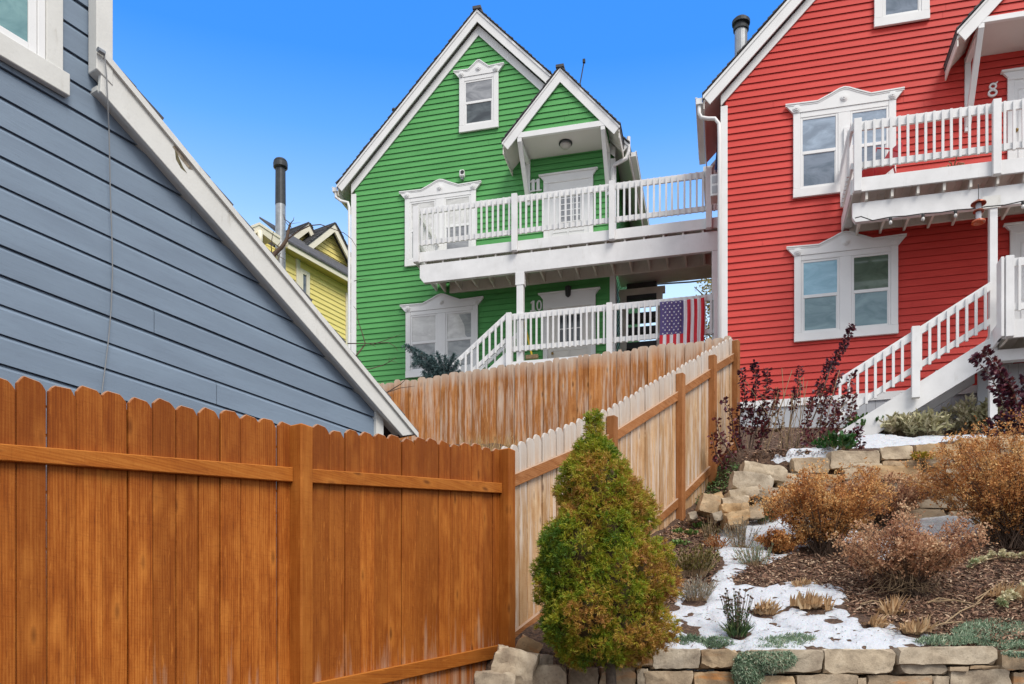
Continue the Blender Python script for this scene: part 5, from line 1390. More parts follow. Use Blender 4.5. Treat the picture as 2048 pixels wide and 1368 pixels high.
stem_shrub('purple_shrub', 'purple leaved shrub against the end of the pale fence', GP, 12.0, [
    ([(1492, 925, 0), (1478, 850, 0), (1490, 790, 0), (1482, 738, 0)], .12), ([(1495, 925, 0), (1505, 850, .1), (1512, 780, .1), (1508, 725, .1)], .10), ([(1497, 925, 0), (1512, 860, 0), (1530, 800, 0), (1536, 735, 0)], .45),
    ([(1498, 925, 0), (1525, 870, -.1), (1545, 810, -.1), (1552, 780, -.1)], .7), ([(1488, 928, -.1), (1470, 880, -.1), (1462, 830, -.2), (1446, 800, -.2)], .45), ([(1486, 930, -.2), (1460, 905, -.3), (1440, 870, -.4), (1432, 835, -.4)], .55),
    ([(1486, 930, -.2), (1450, 930, -.3), (1432, 905, -.4), (1424, 870, -.4)], .5), ([(1492, 925, -.1), (1480, 895, 0), (1492, 850, 0), (1500, 815, 0)], .5), ([(1494, 925, 0), (1520, 890, -.1), (1530, 850, -.1), (1520, 815, 0)], .4)], 1492, M_PURPLE, .05, 135)
stem_shrub('purple_shrub', 'tall purple shrub whose longest plume reaches the lower red house window', GP, 12.1, [
    ([(1575, 918, 0), (1625, 840, 0), (1660, 740, 0), (1688, 690, 0), (1704, 652, 0)], .35), ([(1572, 918, 0), (1580, 850, 0), (1592, 790, 0), (1600, 735, 0)], .45), ([(1578, 918, 0), (1610, 850, .1), (1640, 770, .1), (1662, 720, .1)], .25),
    ([(1570, 918, 0), (1560, 860, 0), (1550, 800, 0)], .95), ([(1582, 918, 0), (1625, 870, 0), (1655, 800, .1), (1680, 745, 0)], .5)], 1575, M_PURPLE, .048, 105, bare=.48)
stem_shrub('purple_shrub', 'bushy wine red shrub leaning over the stone wall in front of the stair foot', GP, 11.9, [
    ([(1640, 915, 0), (1655, 860, 0), (1690, 800, 0), (1705, 745, 0)], .5), ([(1640, 915, 0), (1640, 850, 0), (1648, 800, 0), (1640, 770, 0)], .6), ([(1645, 915, 0), (1670, 860, -.1), (1700, 830, -.1), (1705, 790, -.1)], .6), ([(1645, 915, 0), (1690, 890, -.1), (1715, 860, -.2), (1722, 895, -.3)], .3),
    ([(1640, 915, 0), (1620, 870, -.1), (1615, 830, -.1), (1625, 800, 0)], .65), ([(1645, 915, 0), (1680, 880, -.2), (1700, 870, -.3), (1712, 905, -.4)], .35), ([(1640, 915, 0), (1650, 870, -.2), (1668, 830, -.2), (1672, 800, -.1)], .55), ([(1642, 915, 0), (1630, 895, -.2), (1612, 880, -.2), (1608, 850, -.2)], .5)], 1642, M_PURPLE, .05, 150, bare=.12)
stem_shrub('purple_shrub', 'deep purple shrub in front of the landing at the right edge', GP, 12.2, [
    ([(2035, 890, 0), (2010, 820, 0), (1985, 760, 0), (1945, 712, 0)], .25), ([(2038, 890, 0), (2020, 800, .1), (1998, 740, .1), (1968, 700, .1)], .5), ([(2042, 890, 0), (2035, 810, 0), (2020, 770, 0), (2000, 745, 0)], .4), ([(2045, 890, 0), (2055, 800, 0), (2050, 750, 0)], .3), ([(2030, 890, -.1), (2000, 860, -.1), (1985, 835, -.1)], .12), ([(2035, 890, -.1), (2015, 860, -.2), (2005, 830, -.2)], .12), ([(2045, 890, -.1), (2050, 850, -.2), (2040, 815, -.2)], .3),
    ([(2030, 890, -.1), (1990, 870, -.2), (1972, 850, -.2)], .1), ([(2060, 890, 0), (2070, 820, 0), (2080, 770, 0)], .3)], 2040, M_PURPLE, .066, 230, bare=.1)
# dry thin stems standing among them
b = P(1580, 915, 12.0); b.z = H(b.x, b.y); root = empty('dry_stems', b); tag(root, 'dry bare stems rising between the purple shrubs', 'stems')
m = MB()
for i in range(26):
    a = random.gauss(0, .28); L = random.uniform(.5, 1.15); p0 = Vector((random.gauss(-.1, .22), random.gauss(0, .1), 0)); tip = p0 + Vector((math.sin(a) * L, random.gauss(0, .1), math.cos(a) * L))
    m.tube([p0, p0.lerp(tip, .5) + Vector((random.gauss(0, .02), 0, 0)), tip], .0045, 4, False)
m.build('stems', DRYSTEM, root)

# ------------------------------------------------------------------ spruce behind the back fence
def spruce():
    Y = 16.0; base = P(893, 775, Y); base.z = H(base.x, Y); root = empty('spruce', base); tag(root, 'blue spruce top showing above the back fence by the porch steps', 'spruce')
    t = MB(); t.tube([(0, 0, 0), P(893, 790, Y) - base, P(888, 745, Y) - base], [.07, .04, .015], 8); t.build('trunk', STEM, root)
    P_, D_ = [], []; s = MB()
    for br in ([(885, 760), (872, 728), (845, 706), (812, 690)], [(885, 760), (868, 742), (848, 728), (828, 708)], [(888, 755), (882, 726), (874, 705)], [(890, 755), (900, 728), (908, 708)], [(890, 760), (905, 740), (916, 722)], [(885, 760), (862, 752), (846, 744)], [(888, 760), (893, 735), (890, 712)], [(888, 762), (878, 745), (866, 722)], [(885, 760), (858, 732), (838, 720), (826, 728)], [(890, 765), (910, 752), (918, 742)], [(886, 764), (868, 758), (858, 748), (850, 752)], [(888, 762), (884, 748), (880, 735)], [(872, 728), (862, 712), (858, 722)], [(845, 706), (838, 712), (832, 722)]):
        dy = random.uniform(-.25, .15); q = [P(x, y, Y + dy * i / 3) - base for i, (x, y) in enumerate(br)]
        s.tube(q, lambda t: .012 * (1 - t) + .004, 5)
        for i in range(len(q) - 1):
            n = int((q[i + 1] - q[i]).length * 1500) + 30; d = (q[i + 1] - q[i]).normalized()
            for _ in range(n):
                o = Vector((random.gauss(0, 1), random.gauss(0, 1), random.gauss(-.2, 1))).normalized(); P_.append(tuple(q[i].lerp(q[i + 1], random.random()) + o * .004)); D_.append(tuple(o + d * .9))
                if random.random() < .25:
                    c = q[i].lerp(q[i + 1], random.random()) + Vector((o.x, o.y, -abs(o.z) * .9)) * random.uniform(.03, .09)
                    for _ in range(3): P_.append(tuple(c)); D_.append((o.x + random.gauss(0, .5), o.y + random.gauss(0, .5), -.6 + random.gauss(0, .5)))
    s.build('branches', STEM, root); n = len(P_)
    leaves('foliage', P_, D_, rdir(n), rng.uniform(.03, .055, n), .010, np.clip(rng.normal(.5, .28, n), 0, 1), 'needle', M_SPRUCE, root)
spruce()

# ------------------------------------------------------------------ bare trees
def bare_tree(label, Y, base_px, brs):
    bx = (base_px - CX) / FPX * Y; base = Vector((bx, Y, H(bx, Y))); root = empty('bare_tree', base); tag(root, label, 'tree', 'bare trees behind the blue grey house')
    t = MB(); t.tube([(0, 0, 0)] + [P(x, y, Y) - base for x, y in brs[0][0]], brs[0][1], 7); t.build('trunk', STEM, root, smooth=True)
    m = MB()
    for pts, r in brs[1:]: m.tube([P(x, y, Y + random.uniform(-.05, .05)) - base for x, y in pts], lambda t, r=r: r * (1 - .7 * t), 5)
    m.build('branches', STEM, root)
bare_tree('bare tree with a knobbly branch beside the flue of the yellow house', 11.5, 535, [
    ([(538, 600), (546, 510), (563, 495), (573, 480), (577, 460), (581, 446)], [.06, .045, .034, .026, .022, .018, .012]), ([(581, 447), (569, 438), (566, 428)], .007), ([(581, 447), (587, 440), (588, 434)], .007), ([(578, 452), (572, 445), (568, 430)], .005), ([(581, 448), (592, 446), (601, 445)], .003), ([(580, 450), (583, 455), (582, 458)], .005),
    ([(573, 480), (597, 462), (620, 451), (641, 449), (664, 457), (688, 466), (703, 478), (714, 496)], .009), ([(544, 512), (542, 490), (545, 470), (548, 461)], .008), ([(550, 506), (557, 512), (571, 520)], .007), ([(556, 520), (559, 510), (562, 505)], .008), ([(554, 494), (558, 488), (562, 483)], .006)])
bare_tree('bare tree with thin twigs crossing the corner of the green house', 11.0, 700, [
    ([(700, 800), (712, 712), (730, 689)], [.05, .022, .012, .008]), ([(695, 687), (730, 687), (777, 685), (790, 693), (796, 702)], .007), ([(731, 688), (724, 665), (716, 640), (713, 620), (707, 612)], .007), ([(748, 688), (775, 679), (793, 672), (809, 666)], .005), ([(740, 687), (752, 694)], .005), ([(712, 740), (739, 738), (765, 731), (782, 722), (792, 715)], .008), ([(778, 724), (778, 714)], .004), ([(783, 722), (796, 726)], .003),
    ([(720, 800), (776, 784), (790, 775), (802, 768), (812, 758)], .010), ([(780, 783), (800, 776), (830, 772)], .006), ([(708, 562), (725, 558), (746, 558)], .005)])
Yt = 32.0; base = P(1432, 760, Yt); base.z = H(base.x, Yt); root = empty('autumn_tree', base); tag(root, 'small tree with yellowing leaves seen through the gap beside the flag', 'tree')
t = MB(); t.tube([(0, 0, 0), P(1430, 690, Yt) - base, P(1424, 560, Yt) - base], [.12, .09, .03], 7)
for i in range(9): z = P(1428, 700 - i * 15, Yt) - base; t.tube([z, z + Vector((random.uniform(-.9, .9), random.uniform(-.4, .4), .6))], [.04, .012], 5)
t.build('trunk', STEM, root); n = 2600
pp = rdir(n) * (rng.uniform(0, 1, (n, 1)) ** .4) * np.array([.8, .7, 1.55]); pp = pp[np.array([noise.noise(Vector(q) * 2.2) > -.12 for q in pp])]; c = np.array(P(1424, 628, Yt) - base); n = len(pp)
leaves('crown', pp + c, rdir(n), rdir(n), rng.uniform(.06, .12, n), .06, rng.uniform(0, 1, n), 'diamond', M_AUT, root)
pl = empty('power_line', P(1300, 572, 34)); tag(pl, 'dark overhead wire crossing the gap of sky beside the red house', 'wire')
m = MB(); m.tube([P(1270, 571, 34) - pl.location, P(1380, 564, 34) - pl.location, P(1450, 556, 34) - pl.location], .03, 6); m.build('wire', BLACK, pl)

# ------------------------------------------------------------------ stones
import bmesh
def rock_mesh(w, d, h, ch=.2, rough=.012, seed=0):
    rr = random.Random(seed); ch = ch * rr.uniform(1.0, 1.9); bm = bmesh.new()
    for sx in (-1, 1):
        for sy in (-1, 1):
            for sz in (-1, 1):
                c = Vector((sx * w / 2 * rr.uniform(.9, 1.0), sy * d / 2 * rr.uniform(.88, 1.0), sz * h / 2 * rr.uniform(.88, 1.0)))
                k = ch * rr.uniform(.25, 1.3)
                for ax in range(3):
                    e = c.copy(); e[ax] -= (sx, sy, sz)[ax] * k * min((w, d, h)[ax], min(w, d, h) * 1.8) * rr.uniform(.35, .8); bm.verts.new(e)
    r = bmesh.ops.convex_hull(bm, input=bm.verts)
    bmesh.ops.delete(bm, geom=[v for v in bm.verts if not v.link_faces], context='VERTS')
    bmesh.ops.triangulate(bm, faces=bm.faces[:])
    for _ in range(3):
        lim = max(.03, max(w, h) / 14)
        es = [e for e in bm.edges if e.calc_length() > lim]
        if es: bmesh.ops.subdivide_edges(bm, edges=es, cuts=1)
        bmesh.ops.triangulate(bm, faces=bm.faces[:])
    for v in bm.verts:
        p = v.co + Vector((seed * 3.1, seed * 1.7, seed * .9))
        v.co += v.co.normalized() * (rough * noise.noise(p * 7) + rough * .6 * noise.noise(p * 19)) + Vector((0, 0, rough * .5 * noise.noise(p * 30)))
    bmesh.ops.recalc_face_normals(bm, faces=bm.faces[:])
    me = bpy.data.meshes.new('stone'); bm.to_mesh(me); bm.free()
    at = me.attributes.new('rnd', 'FLOAT', 'FACE'); at.data.foreach_set('value', [rr.random()] * len(me.polygons))
    me.polygons.foreach_set('use_smooth', [True] * len(me.polygons)); me.update()
    me.set_sharp_from_angle(angle=.42)
    me.materials.append(STONE); return me
sd_ = [0]
def stone_px(x0, x1, y0, y1, Y, d=.34, root=None, name='stone', rot=0.0, ch=.2, label=None, cat='rock', group=None, grow=1.015, yaw=0.0, rnd=None):
    sd_[0] += 1; k = Y / FPX
    w, h = (x1 - x0) * k * grow, (y1 - y0) * k * grow
    me = rock_mesh(w, d, h, ch, min(.03, .07 * h + .008), sd_[0])
    if rnd is not None: me.attributes['rnd'].data.foreach_set('value', [rnd] * len(me.polygons))
    c = P((x0 + x1) / 2, (y0 + y1) / 2, Y) + Vector((0, d / 2, 0))
    o = link_mesh(name, me, root, c - (root.location if root else Vector((0, 0, 0)))); o.rotation_euler = (random.uniform(-.04, .04), rot, yaw + random.uniform(-.05, .05))
    if label: tag(o, label, cat, group)
    return o
YF = 7.16
fw = empty('stone_wall', (1.9, YF, 1.2)); tag(fw, 'low dry stone retaining wall along the bottom edge of the garden', 'stone wall')
for a in ((1306, 1402, 1297, 1338), (1404, 1476, 1300, 1338), (1478, 1512, 1305, 1339), (1500, 1650, 1300, 1348), (1650, 1792, 1298, 1346), (1795, 2003, 1294, 1331), (2004, 2075, 1300, 1341), (2077, 2200, 1296, 1338),
          (1288, 1386, 1340, 1376), (1388, 1472, 1342, 1378), (1474, 1510, 1342, 1376), (1512, 1591, 1351, 1380), (1593, 1716, 1350, 1380), (1736, 1868, 1349, 1382), (1797, 1897, 1326, 1350), (1899, 1938, 1333, 1342), (1942, 2001, 1331, 1339), (1902, 2026, 1339, 1382), (2027, 2080, 1343, 1382), (1870, 1902, 1352, 1380), (1717, 1736, 1354, 1378), (2082, 2200, 1340, 1382),
          (1256, 1320, 1302, 1334), (1202, 1274, 1334, 1380), (1140, 1198, 1335, 1382), (1276, 1296, 1338, 1372)):
    stone_px(*a, YF + random.uniform(-.02, .02), .30, fw)
for i in range(16): stone_px(1130 + i * 68, 1196 + i * 68, 1383, 1440, YF + .01, .3, fw)
GR = 'loose rocks at the foot of the fence'
stone_px(984, 1070, 1296, 1374, 6.75, .38, None, 'rock', .25, .34, 'largest pale angular rock at the fence corner, with a peaked top', group=GR, rnd=.1)
stone_px(946, 1030, 1344, 1392, 6.55, .3, None, 'rock', .05, .3, 'flat topped pale rock lowest in front of the corner post', group=GR, rnd=.15)
stone_px(1032, 1078, 1275, 1320, 7.35, .25, None, 'rock', .5, .35, 'reddish pitted rock leaning by the corner post', group=GR, rnd=.95)
stone_px(1064, 1106, 1309, 1338, 7.15, .25, None, 'rock', .1, .3, 'small tan rock behind the two bigger corner rocks', group=GR, rnd=.3)
stone_px(1058, 1134, 1330, 1376, 6.85, .32, None, 'rock', .05, .3, 'grey rounded rock between the pale peaked rock and the conifer', group=GR, rnd=.05)
YU = 11.02
uw = empty('stone_wall', (6.0, YU, 3.6)); tag(uw, 'upper dry stone wall above the brown bushes, below the purple shrubs', 'stone wall')
for a in ((1587, 1658, 913, 946), (1659, 1762, 900, 935), (1764, 1828, 892, 920), (1836, 1919, 887, 915), (1923, 2000, 875, 899), (2001, 2090, 868, 896), (2092, 2180, 864, 896),
          (1700, 1766, 926, 938), (1767, 1846, 920, 931), (1852, 1928, 915, 926), (1852, 1890, 926, 934), (1892, 1990, 927, 948), (1930, 2050, 899, 924), (2052, 2180, 897, 930), (1992, 2100, 928, 955),
          (1686, 1742, 937, 960), (1743, 1845, 930, 959), (1846, 1890, 935, 958), (1620, 1684, 946, 970), (1556, 1620, 945, 972), (1690, 1800, 960, 985), (1802, 1900, 959, 985), (1902, 2010, 950, 985), (2012, 2160, 956, 990),
          (1595, 1700, 972, 1000), (1702, 1830, 986, 1015), (1832, 1960, 986, 1015), (1962, 2160, 990, 1020), (1600, 1720, 1002, 1030), (1722, 1900, 1016, 1045), (1902, 2160, 1020, 1050)):
    stone_px(*a, YU + random.uniform(-.03, .03), .34, uw)
GH = 'tumbled stones at the left end of the upper wall'
hp = [(1484, 1578, 924, 958, 10.95, -.16, 'long tilted slab topmost on the stone heap, dipping to the left', .1), (1464, 1552, 943, 980, 10.75, -.14, 'thick pale slab second from the top of the stone heap', .2), (1457, 1520, 974, 996, 10.6, .18, 'thin slab slanting down to the right in the stone heap', .1), (1509, 1592, 972, 996, 10.75, -.03, 'flat slab at the right of the heap beside the orange bush', .15),
      (1444, 1502, 990, 1012, 10.5, .12, 'low curved slab in the middle of the stone heap', .1), (1441, 1484, 1006, 1026, 10.4, .02, 'blocky stone with an orange right end, low in the heap', .9), (1483, 1500, 1005, 1028, 10.42, .1, 'small orange brown stone wedged in the heap', 1.0), (1452, 1504, 1018, 1050, 10.2, .12, 'wedge shaped stone with a rusty face lowest in the heap', .98), (1400, 1441, 986, 1028, 10.5, -.3, 'grey brown blocky rock leftmost in the heap near the fence', .55), (1426, 1448, 1022, 1042, 10.35, .3, 'small pale chunk at the left foot of the heap', .3), (1494, 1530, 1008, 1036, 10.6, .1, 'dull brown stone at the right foot of the heap', .4), (1505, 1560, 994, 1012, 10.8, .0, 'thin stacked slabs beside the heap under the flat slab', .3),
      (1430, 1446, 984, 998, 10.7, .3, 'little reddish stone at the top left of the heap', .9), (1378, 1396, 1022, 1040, 10.6, .2, 'small pale stone by the fence post foot', .2)]
for x0, x1, y0, y1, Y, r, lab, rv in hp: stone_px(x0, x1, y0, y1, Y, .30 if x1 - x0 > 40 else .15, None, 'rock', -r, .3, lab, group=GH, rnd=rv, grow=.95)

# ------------------------------------------------------------------ snow lying on the beds
def snow_patch(name, poly, holes, thick=.03, res=.03, edge=.14):
    pts = np.array([tuple(G(x, y, y0))[:2] for x, y, y0 in [(p[0], p[1], p[2] if len(p) > 2 else 7.45) for p in poly]])
    x0, y0 = pts.min(0) - .15; x1, y1 = pts.max(0) + .15
    xs, ys = np.arange(x0, x1, res), np.arange(y0, y1, res); X, Yg = np.meshgrid(xs, ys)
    q = np.stack([X.ravel(), Yg.ravel()], -1); A, B = pts, np.roll(pts, -1, 0)
    inside = np.zeros(len(q), bool); dist = np.full(len(q), 9.0)
    for a, b in zip(A, B):
        c = ((a[1] > q[:, 1]) != (b[1] > q[:, 1])); xx = a[0] + (q[:, 1] - a[1]) * (b[0] - a[0]) / ((b[1] - a[1]) if abs(b[1] - a[1]) > 1e-9 else 1e-9)
        inside ^= c & (q[:, 0] < xx)
        ab = b - a; t = np.clip(((q - a) @ ab) / max(ab @ ab, 1e-9), 0, 1); dist = np.minimum(dist, np.linalg.norm(q - (a + t[:, None] * ab), axis=1))
    sdv = np.where(inside, dist, -dist)
    nz = np.array([noise.noise(Vector((a * 3.5, b * 3.5, 2.2))) * .13 + noise.noise(Vector((a * 11, b * 11, 5.2))) * .06 for a, b in q])
    sdv = sdv + nz
    hn = np.array([noise.noise(Vector((a * 7, b * 16, 9.2))) for a, b in q]) + .6 * np.array([noise.noise(Vector((a * 17, b * 34, 4.2))) for a, b in q])
    sdv = np.minimum(sdv, (.40 - hn) * .35)
    for hx, hy, r in holes:
        g = G(hx, hy, 7.45); dd = np.hypot((q[:, 0] - g.x), (q[:, 1] - g.y) * 1.1) - r; sdv = np.minimum(sdv, dd + nz * .7)
    lift = thick * np.sqrt(np.clip(sdv / edge, 0, 1)) - .03 * sstep(0, -.06, sdv)
    und = np.array([noise.noise(Vector((a * 4, b * 4, 7))) * .02 for a, b in q])
    gn = np.array([noise.noise(Vector((a * 2.2, b * 2.2, .3))) * .05 + noise.noise(Vector((a * 9, b * 9, 1.3))) * .018 for a, b in q])
    zz = hgt(q[:, 0], q[:, 1]) + gn * .85 + lift + und * np.clip(sdv / edge, 0, 1)
    ix = np.arange(len(q)).reshape(X.shape); qd = np.stack([ix[:-1, :-1], ix[:-1, 1:], ix[1:, 1:], ix[1:, :-1]], -1).reshape(-1, 4)
    qd = qd[(sdv[qd] > -.045).any(1)]; used = np.unique(qd); rm = np.zeros(len(q), int); rm[used] = np.arange(len(used))
    me = bpy.data.meshes.new(name); me.from_pydata(np.stack([q[used, 0], q[used, 1], zz[used]], -1).tolist(), [], rm[qd].tolist())
    me.polygons.foreach_set('use_smooth', [True] * len(me.polygons)); me.materials.append(SNOW)
    tag(link_mesh(name, me), kind='structure')
def _snow():
    t = NT('old_snow'); o = t.obj(); n = t.noise(o, 40, 4, .7); n2 = t.noise(o, 5, 4, .6)
    c = t.mix(t.rng(n2, .55, .75), (.53, .555, .60), (.38, .405, .45)); c = t.mix(t.math('MULTIPLY', t.rng(t.noise(o, 26, 4, .7), .66, .76), .6), c, (.30, .24, .19))
    t.p(Base_Color=c, Roughness=.6, Subsurface_Weight=.1); t.bump(t.math('ADD', n, t.math('MULTIPLY', n2, 2.0)), .6, .03); return t.m
SNOW = _snow()
snow_patch('snow', [(1330, 1302), (1322, 1240), (1340, 1205), (1365, 1180), (1425, 1168), (1440, 1140), (1428, 1095), (1430, 1062), (1452, 1046), (1500, 1040), (1560, 1030), (1640, 1035), (1720, 1060), (1720, 1090), (1600, 1098), (1560, 1122), (1500, 1134), (1468, 1152), (1480, 1168), (1530, 1176), (1600, 1166), (1655, 1168), (1690, 1192), (1665, 1212), (1700, 1232), (1760, 1252), (1840, 1256), (1872, 1278), (1840, 1290), (1760, 1297), (1600, 1299), (1480, 1303), (1400, 1303)],
           [(1395, 1200, .13), (1480, 1090, .12), (1510, 1130, .10), (1475, 1268, .13), (1525, 1222, .10), (1622, 1215, .14), (1385, 1262, .09), (1562, 1108, .08), (1745, 1250, .12), (1820, 1262, .10), (1455, 1215, .06), (1560, 1248, .04), (1670, 1244, .06), (1700, 1282, .03)])
snow_patch('snow', [(1740, 1100), (1800, 1040), (1880, 1012), (1960, 1000), (1985, 1030), (1950, 1075), (1900, 1110), (1830, 1130), (1780, 1125)], [(1840, 1075, .12)])
snow_patch('snow', [(1600, 905, 11.3), (1640, 890, 11.3), (1720, 876, 11.3), (1790, 876, 11.3), (1900, 876, 11.3), (2050, 866, 11.3), (2050, 878, 11.2), (1930, 884, 11.2), (1830, 890, 11.2), (1740, 897, 11.2), (1660, 904, 11.2), (1590, 915, 11.2)], [(1870, 866, .3), (1690, 885, .2), (1950, 860, .3), (1780, 868, .12), (1630, 890, .15), (1730, 868, .18), (1810, 885, .1)], thick=.05)

# ------------------------------------------------------------------ small plants of the beds
def sprigs(name, label, px, py, halfw, height, n, mat, cat, group=None, shape='needle', L=(.02, .035), wd=.006, stemmat=None, tilt=.7, per=12, low=.25, tone=(.5, .25), leafdir=.6):
    b = G(px, py); k = b.y / FPX; R, Hh = halfw * k, height * k; root = empty(name, b); tag(root, label, cat, group)
    m = MB(); P_, D_ = [], []
    for i in range(n):
        a = random.uniform(0, 6.283); r = math.sqrt(random.random()); b0 = Vector((r * .45 * R * math.cos(a), r * .4 * R * math.sin(a), -.01))
        tip = Vector((R * r * math.cos(a) * tilt * 1.4, R * .8 * r * math.sin(a) * tilt * 1.4, Hh * random.uniform(.65, 1.05) * (1 - .35 * r * r))) + Vector((random.gauss(0, .02), random.gauss(0, .02), 0))
        m.tube([b0, b0.lerp(tip, .5) + Vector((random.gauss(0, .01), random.gauss(0, .01), .01)), tip], .0022, 3, False); d = (tip - b0).normalized()
        for _ in range(per):
            t = low + (1 - low) * random.random(); o = Vector((random.gauss(0, 1), random.gauss(0, 1), random.gauss(0, .5))).normalized(); P_.append(tuple(b0.lerp(tip, t))); D_.append(tuple(o * leafdir + d))
    m.build('stems', stemmat or DRYSTEM, root); q = len(P_)
    leaves('leaves', P_, D_, rdir(q), rng.uniform(L[0], L[1], q), wd, np.clip(rng.normal(tone[0], tone[1], q), 0, 1), shape, mat, root)
    return root
GS = 'small shrubs and clumps in the snowy bed'
sprigs('lavender', 'grey twiggy lavender at the top of the snow path', 1482, 1095, 42, 60, 60, M_LAV, 'shrub', GS, wd=.006)
sprigs('lavender', 'blue green leaning sprigs in the snow beside the orange bush', 1512, 1135, 45, 55, 60, M_MAT, 'shrub', GS, tone=(.3, .2), wd=.007)
sprigs('lavender', 'silvery lavender with pale cut stalks right of the conifer', 1395, 1200, 45, 50, 80, M_LAV, 'shrub', GS, tone=(.7, .2), wd=.007)
sprigs('low_shrub', 'bronze green leafy mound between the conifer and the snow path', 1385, 1152, 58, 62, 110, M_SEDUM, 'shrub', GS, shape='diamond', L=(.02, .04), wd=.018, per=16)
sprigs('low_shrub', 'brown twiggy plant under the fence above the bronze green mound', 1420, 1085, 25, 55, 30, M_SEDUM, 'shrub', GS, shape='diamond', L=(.015, .03), wd=.012, tone=(.15, .15))
sprigs('low_shrub', 'low rust coloured plant in the mulch near the heap of stones', 1432, 1100, 30, 30, 35, M_SPIREA, 'shrub', GS, shape='diamond', L=(.02, .03), wd=.014, tone=(.1, .15))
sprigs('green_clump', 'green tufted plant at the foot of the stone heap', 1530, 1050, 26, 38, 50, M_UPR, 'plant', GS, shape='strap', L=(.03, .06), wd=.008, tone=(.7, .2))
sprigs('leafy_plant', 'glossy dark green plant on the upper bed below the stair foot', 1730, 868, 48, 42, 46, M_GREEN, 'plant', None, shape='oval', L=(.06, .10), wd=.06, per=7, tone=(.7, .25))
sprigs('leafy_plant', 'dark green leaves at the edge of the upper wall under the wine red shrub', 1672, 903, 42, 34, 40, M_GREEN, 'plant', None, shape='oval', L=(.05, .09), wd=.05, per=7, tone=(.3, .2))
GW = 'withered drooping plants on the upper bed'
for lab, x, y, w, h, t in (('pale withered plant left of the others on the upper bed', 1800, 872, 40, 42, .55), ('greenish withered plant in the middle of the upper bed', 1856, 876, 50, 52, .45), ('tallest cream withered plant beside the deep purple shrub', 1938, 868, 55, 72, .65), ('brownish withered plant in front of the stair support post', 1985, 872, 30, 75, .3)):
    r_ = sprigs('withered_plant', lab, x, y, w, h, 70, M_WILT, 'plant', GW, shape='oval', L=(.08, .14), wd=.045, per=9, tone=(t, .22), leafdir=1.2)
sprigs('sedum', 'yellow sedum tuft hanging in a joint of the upper stone wall', 1846, 905, 22, 14, 40, M_YEL, 'plant', None, shape='diamond', L=(.02, .035), wd=.02, per=14)
o = bpy.data.objects['sedum']; o.location = P(1846, 919, 10.95)

# seed heads on dark green blades
def seedheads(px, py, halfw, height):
    b = G(px, py); k = b.y / FPX; root = empty('seed_head_plant', b); tag(root, 'upright dark green clump with dry seed heads standing in the snow', 'plant')
    m = MB(); hd = m; P_, D_ = [], []
    for i in range(38):
        a = random.uniform(0, 6.28); r = math.sqrt(random.random()); b0 = Vector((r * .3 * halfw * k * math.cos(a), r * .2 * halfw * k * math.sin(a), 0)); tip = b0 + Vector((r * .7 * halfw * k * math.cos(a) + random.gauss(0, .01), r * .4 * halfw * k * math.sin(a), height * k * random.uniform(.62, 1.0)))
        m.tube([b0, b0.lerp(tip, .5), tip], .0028, 4, False); hd.lathe([(.002, -.008), (.009, -.003), (.010, .004), (.003, .009)], tip, 6)
        for _ in range(6): t = random.uniform(.3, .85); P_.append(tuple(b0.lerp(tip, t))); D_.append((random.gauss(0, .6), random.gauss(0, .6), .7))
    for i in range(190):
        a = random.uniform(0, 6.28); r = random.random(); P_.append((r * .5 * halfw * k * math.cos(a), r * .35 * halfw * k * math.sin(a), random.uniform(0, .05))); D_.append((.7 * math.cos(a) * r + random.gauss(0, .25), .7 * math.sin(a) * r + random.gauss(0, .25), random.uniform(.5, 1)))
    m.build('stems', STEM, root); n = len(P_)
    L = np.concatenate([np.full(38 * 6, .03), np.full(190, .13)]) * rng.uniform(.6, 1.2, n)
    leaves('leaves', P_, D_, rdir(n), L, .014, np.clip(rng.normal(.5, .3, n), 0, 1), 'strap', M_UPR, root)
seedheads(1474, 1275, 36, 98)

def fan_clump(label, px, py, halfw, height, fans, tone=.55):
    b = G(px, py); k = b.y / FPX; root = empty('dead_iris_clump', b); tag(root, label, 'dead plant', 'cut back dead iris clumps')
    P_, D_, U_ = [], [], []
    for f in range(fans):
        c = Vector((random.gauss(0, .5) * halfw * k, random.gauss(0, .5) * halfw * k, random.uniform(-.03, .01))); az = random.uniform(-.6, .6); le = random.gauss(0, .25)
        hf = random.uniform(.55, 1.15)
        for i in range(9):
            a = lerp(-.5, .5, i / 8) + le + random.gauss(0, .1); P_.append(tuple(c + Vector((a * .06 * math.cos(az), a * .06 * math.sin(az), 0)))); D_.append((math.sin(a) * math.cos(az) + random.gauss(0, .16), math.sin(a) * math.sin(az) - .2 + random.gauss(0, .25), math.cos(a))); U_.append((-math.sin(az) + random.gauss(0, .3), math.cos(az), random.gauss(0, .3)))
    nf = len(P_)
    for i in range(fans * 7):
        a = random.uniform(0, 6.28); P_.append((random.gauss(0, .6) * halfw * k, random.gauss(0, .4) * halfw * k, .02)); D_.append((math.cos(a), math.sin(a) * .7 - .2, random.uniform(-.05, .25))); U_.append((0, 0, 1))
    n = len(P_); L = np.concatenate([np.full(nf, height * k) * np.repeat(rng.uniform(.5, 1.15, fans), 9) * rng.uniform(.85, 1.1, nf), rng.uniform(.06, .16, n - nf)])
    leaves('leaves', P_, D_, U_, L, np.concatenate([rng.uniform(.014, .028, nf), rng.uniform(.010, .02, n - nf)]), np.clip(rng.normal(tone, .25, n), 0, 1), 'strap', M_TAN, root)
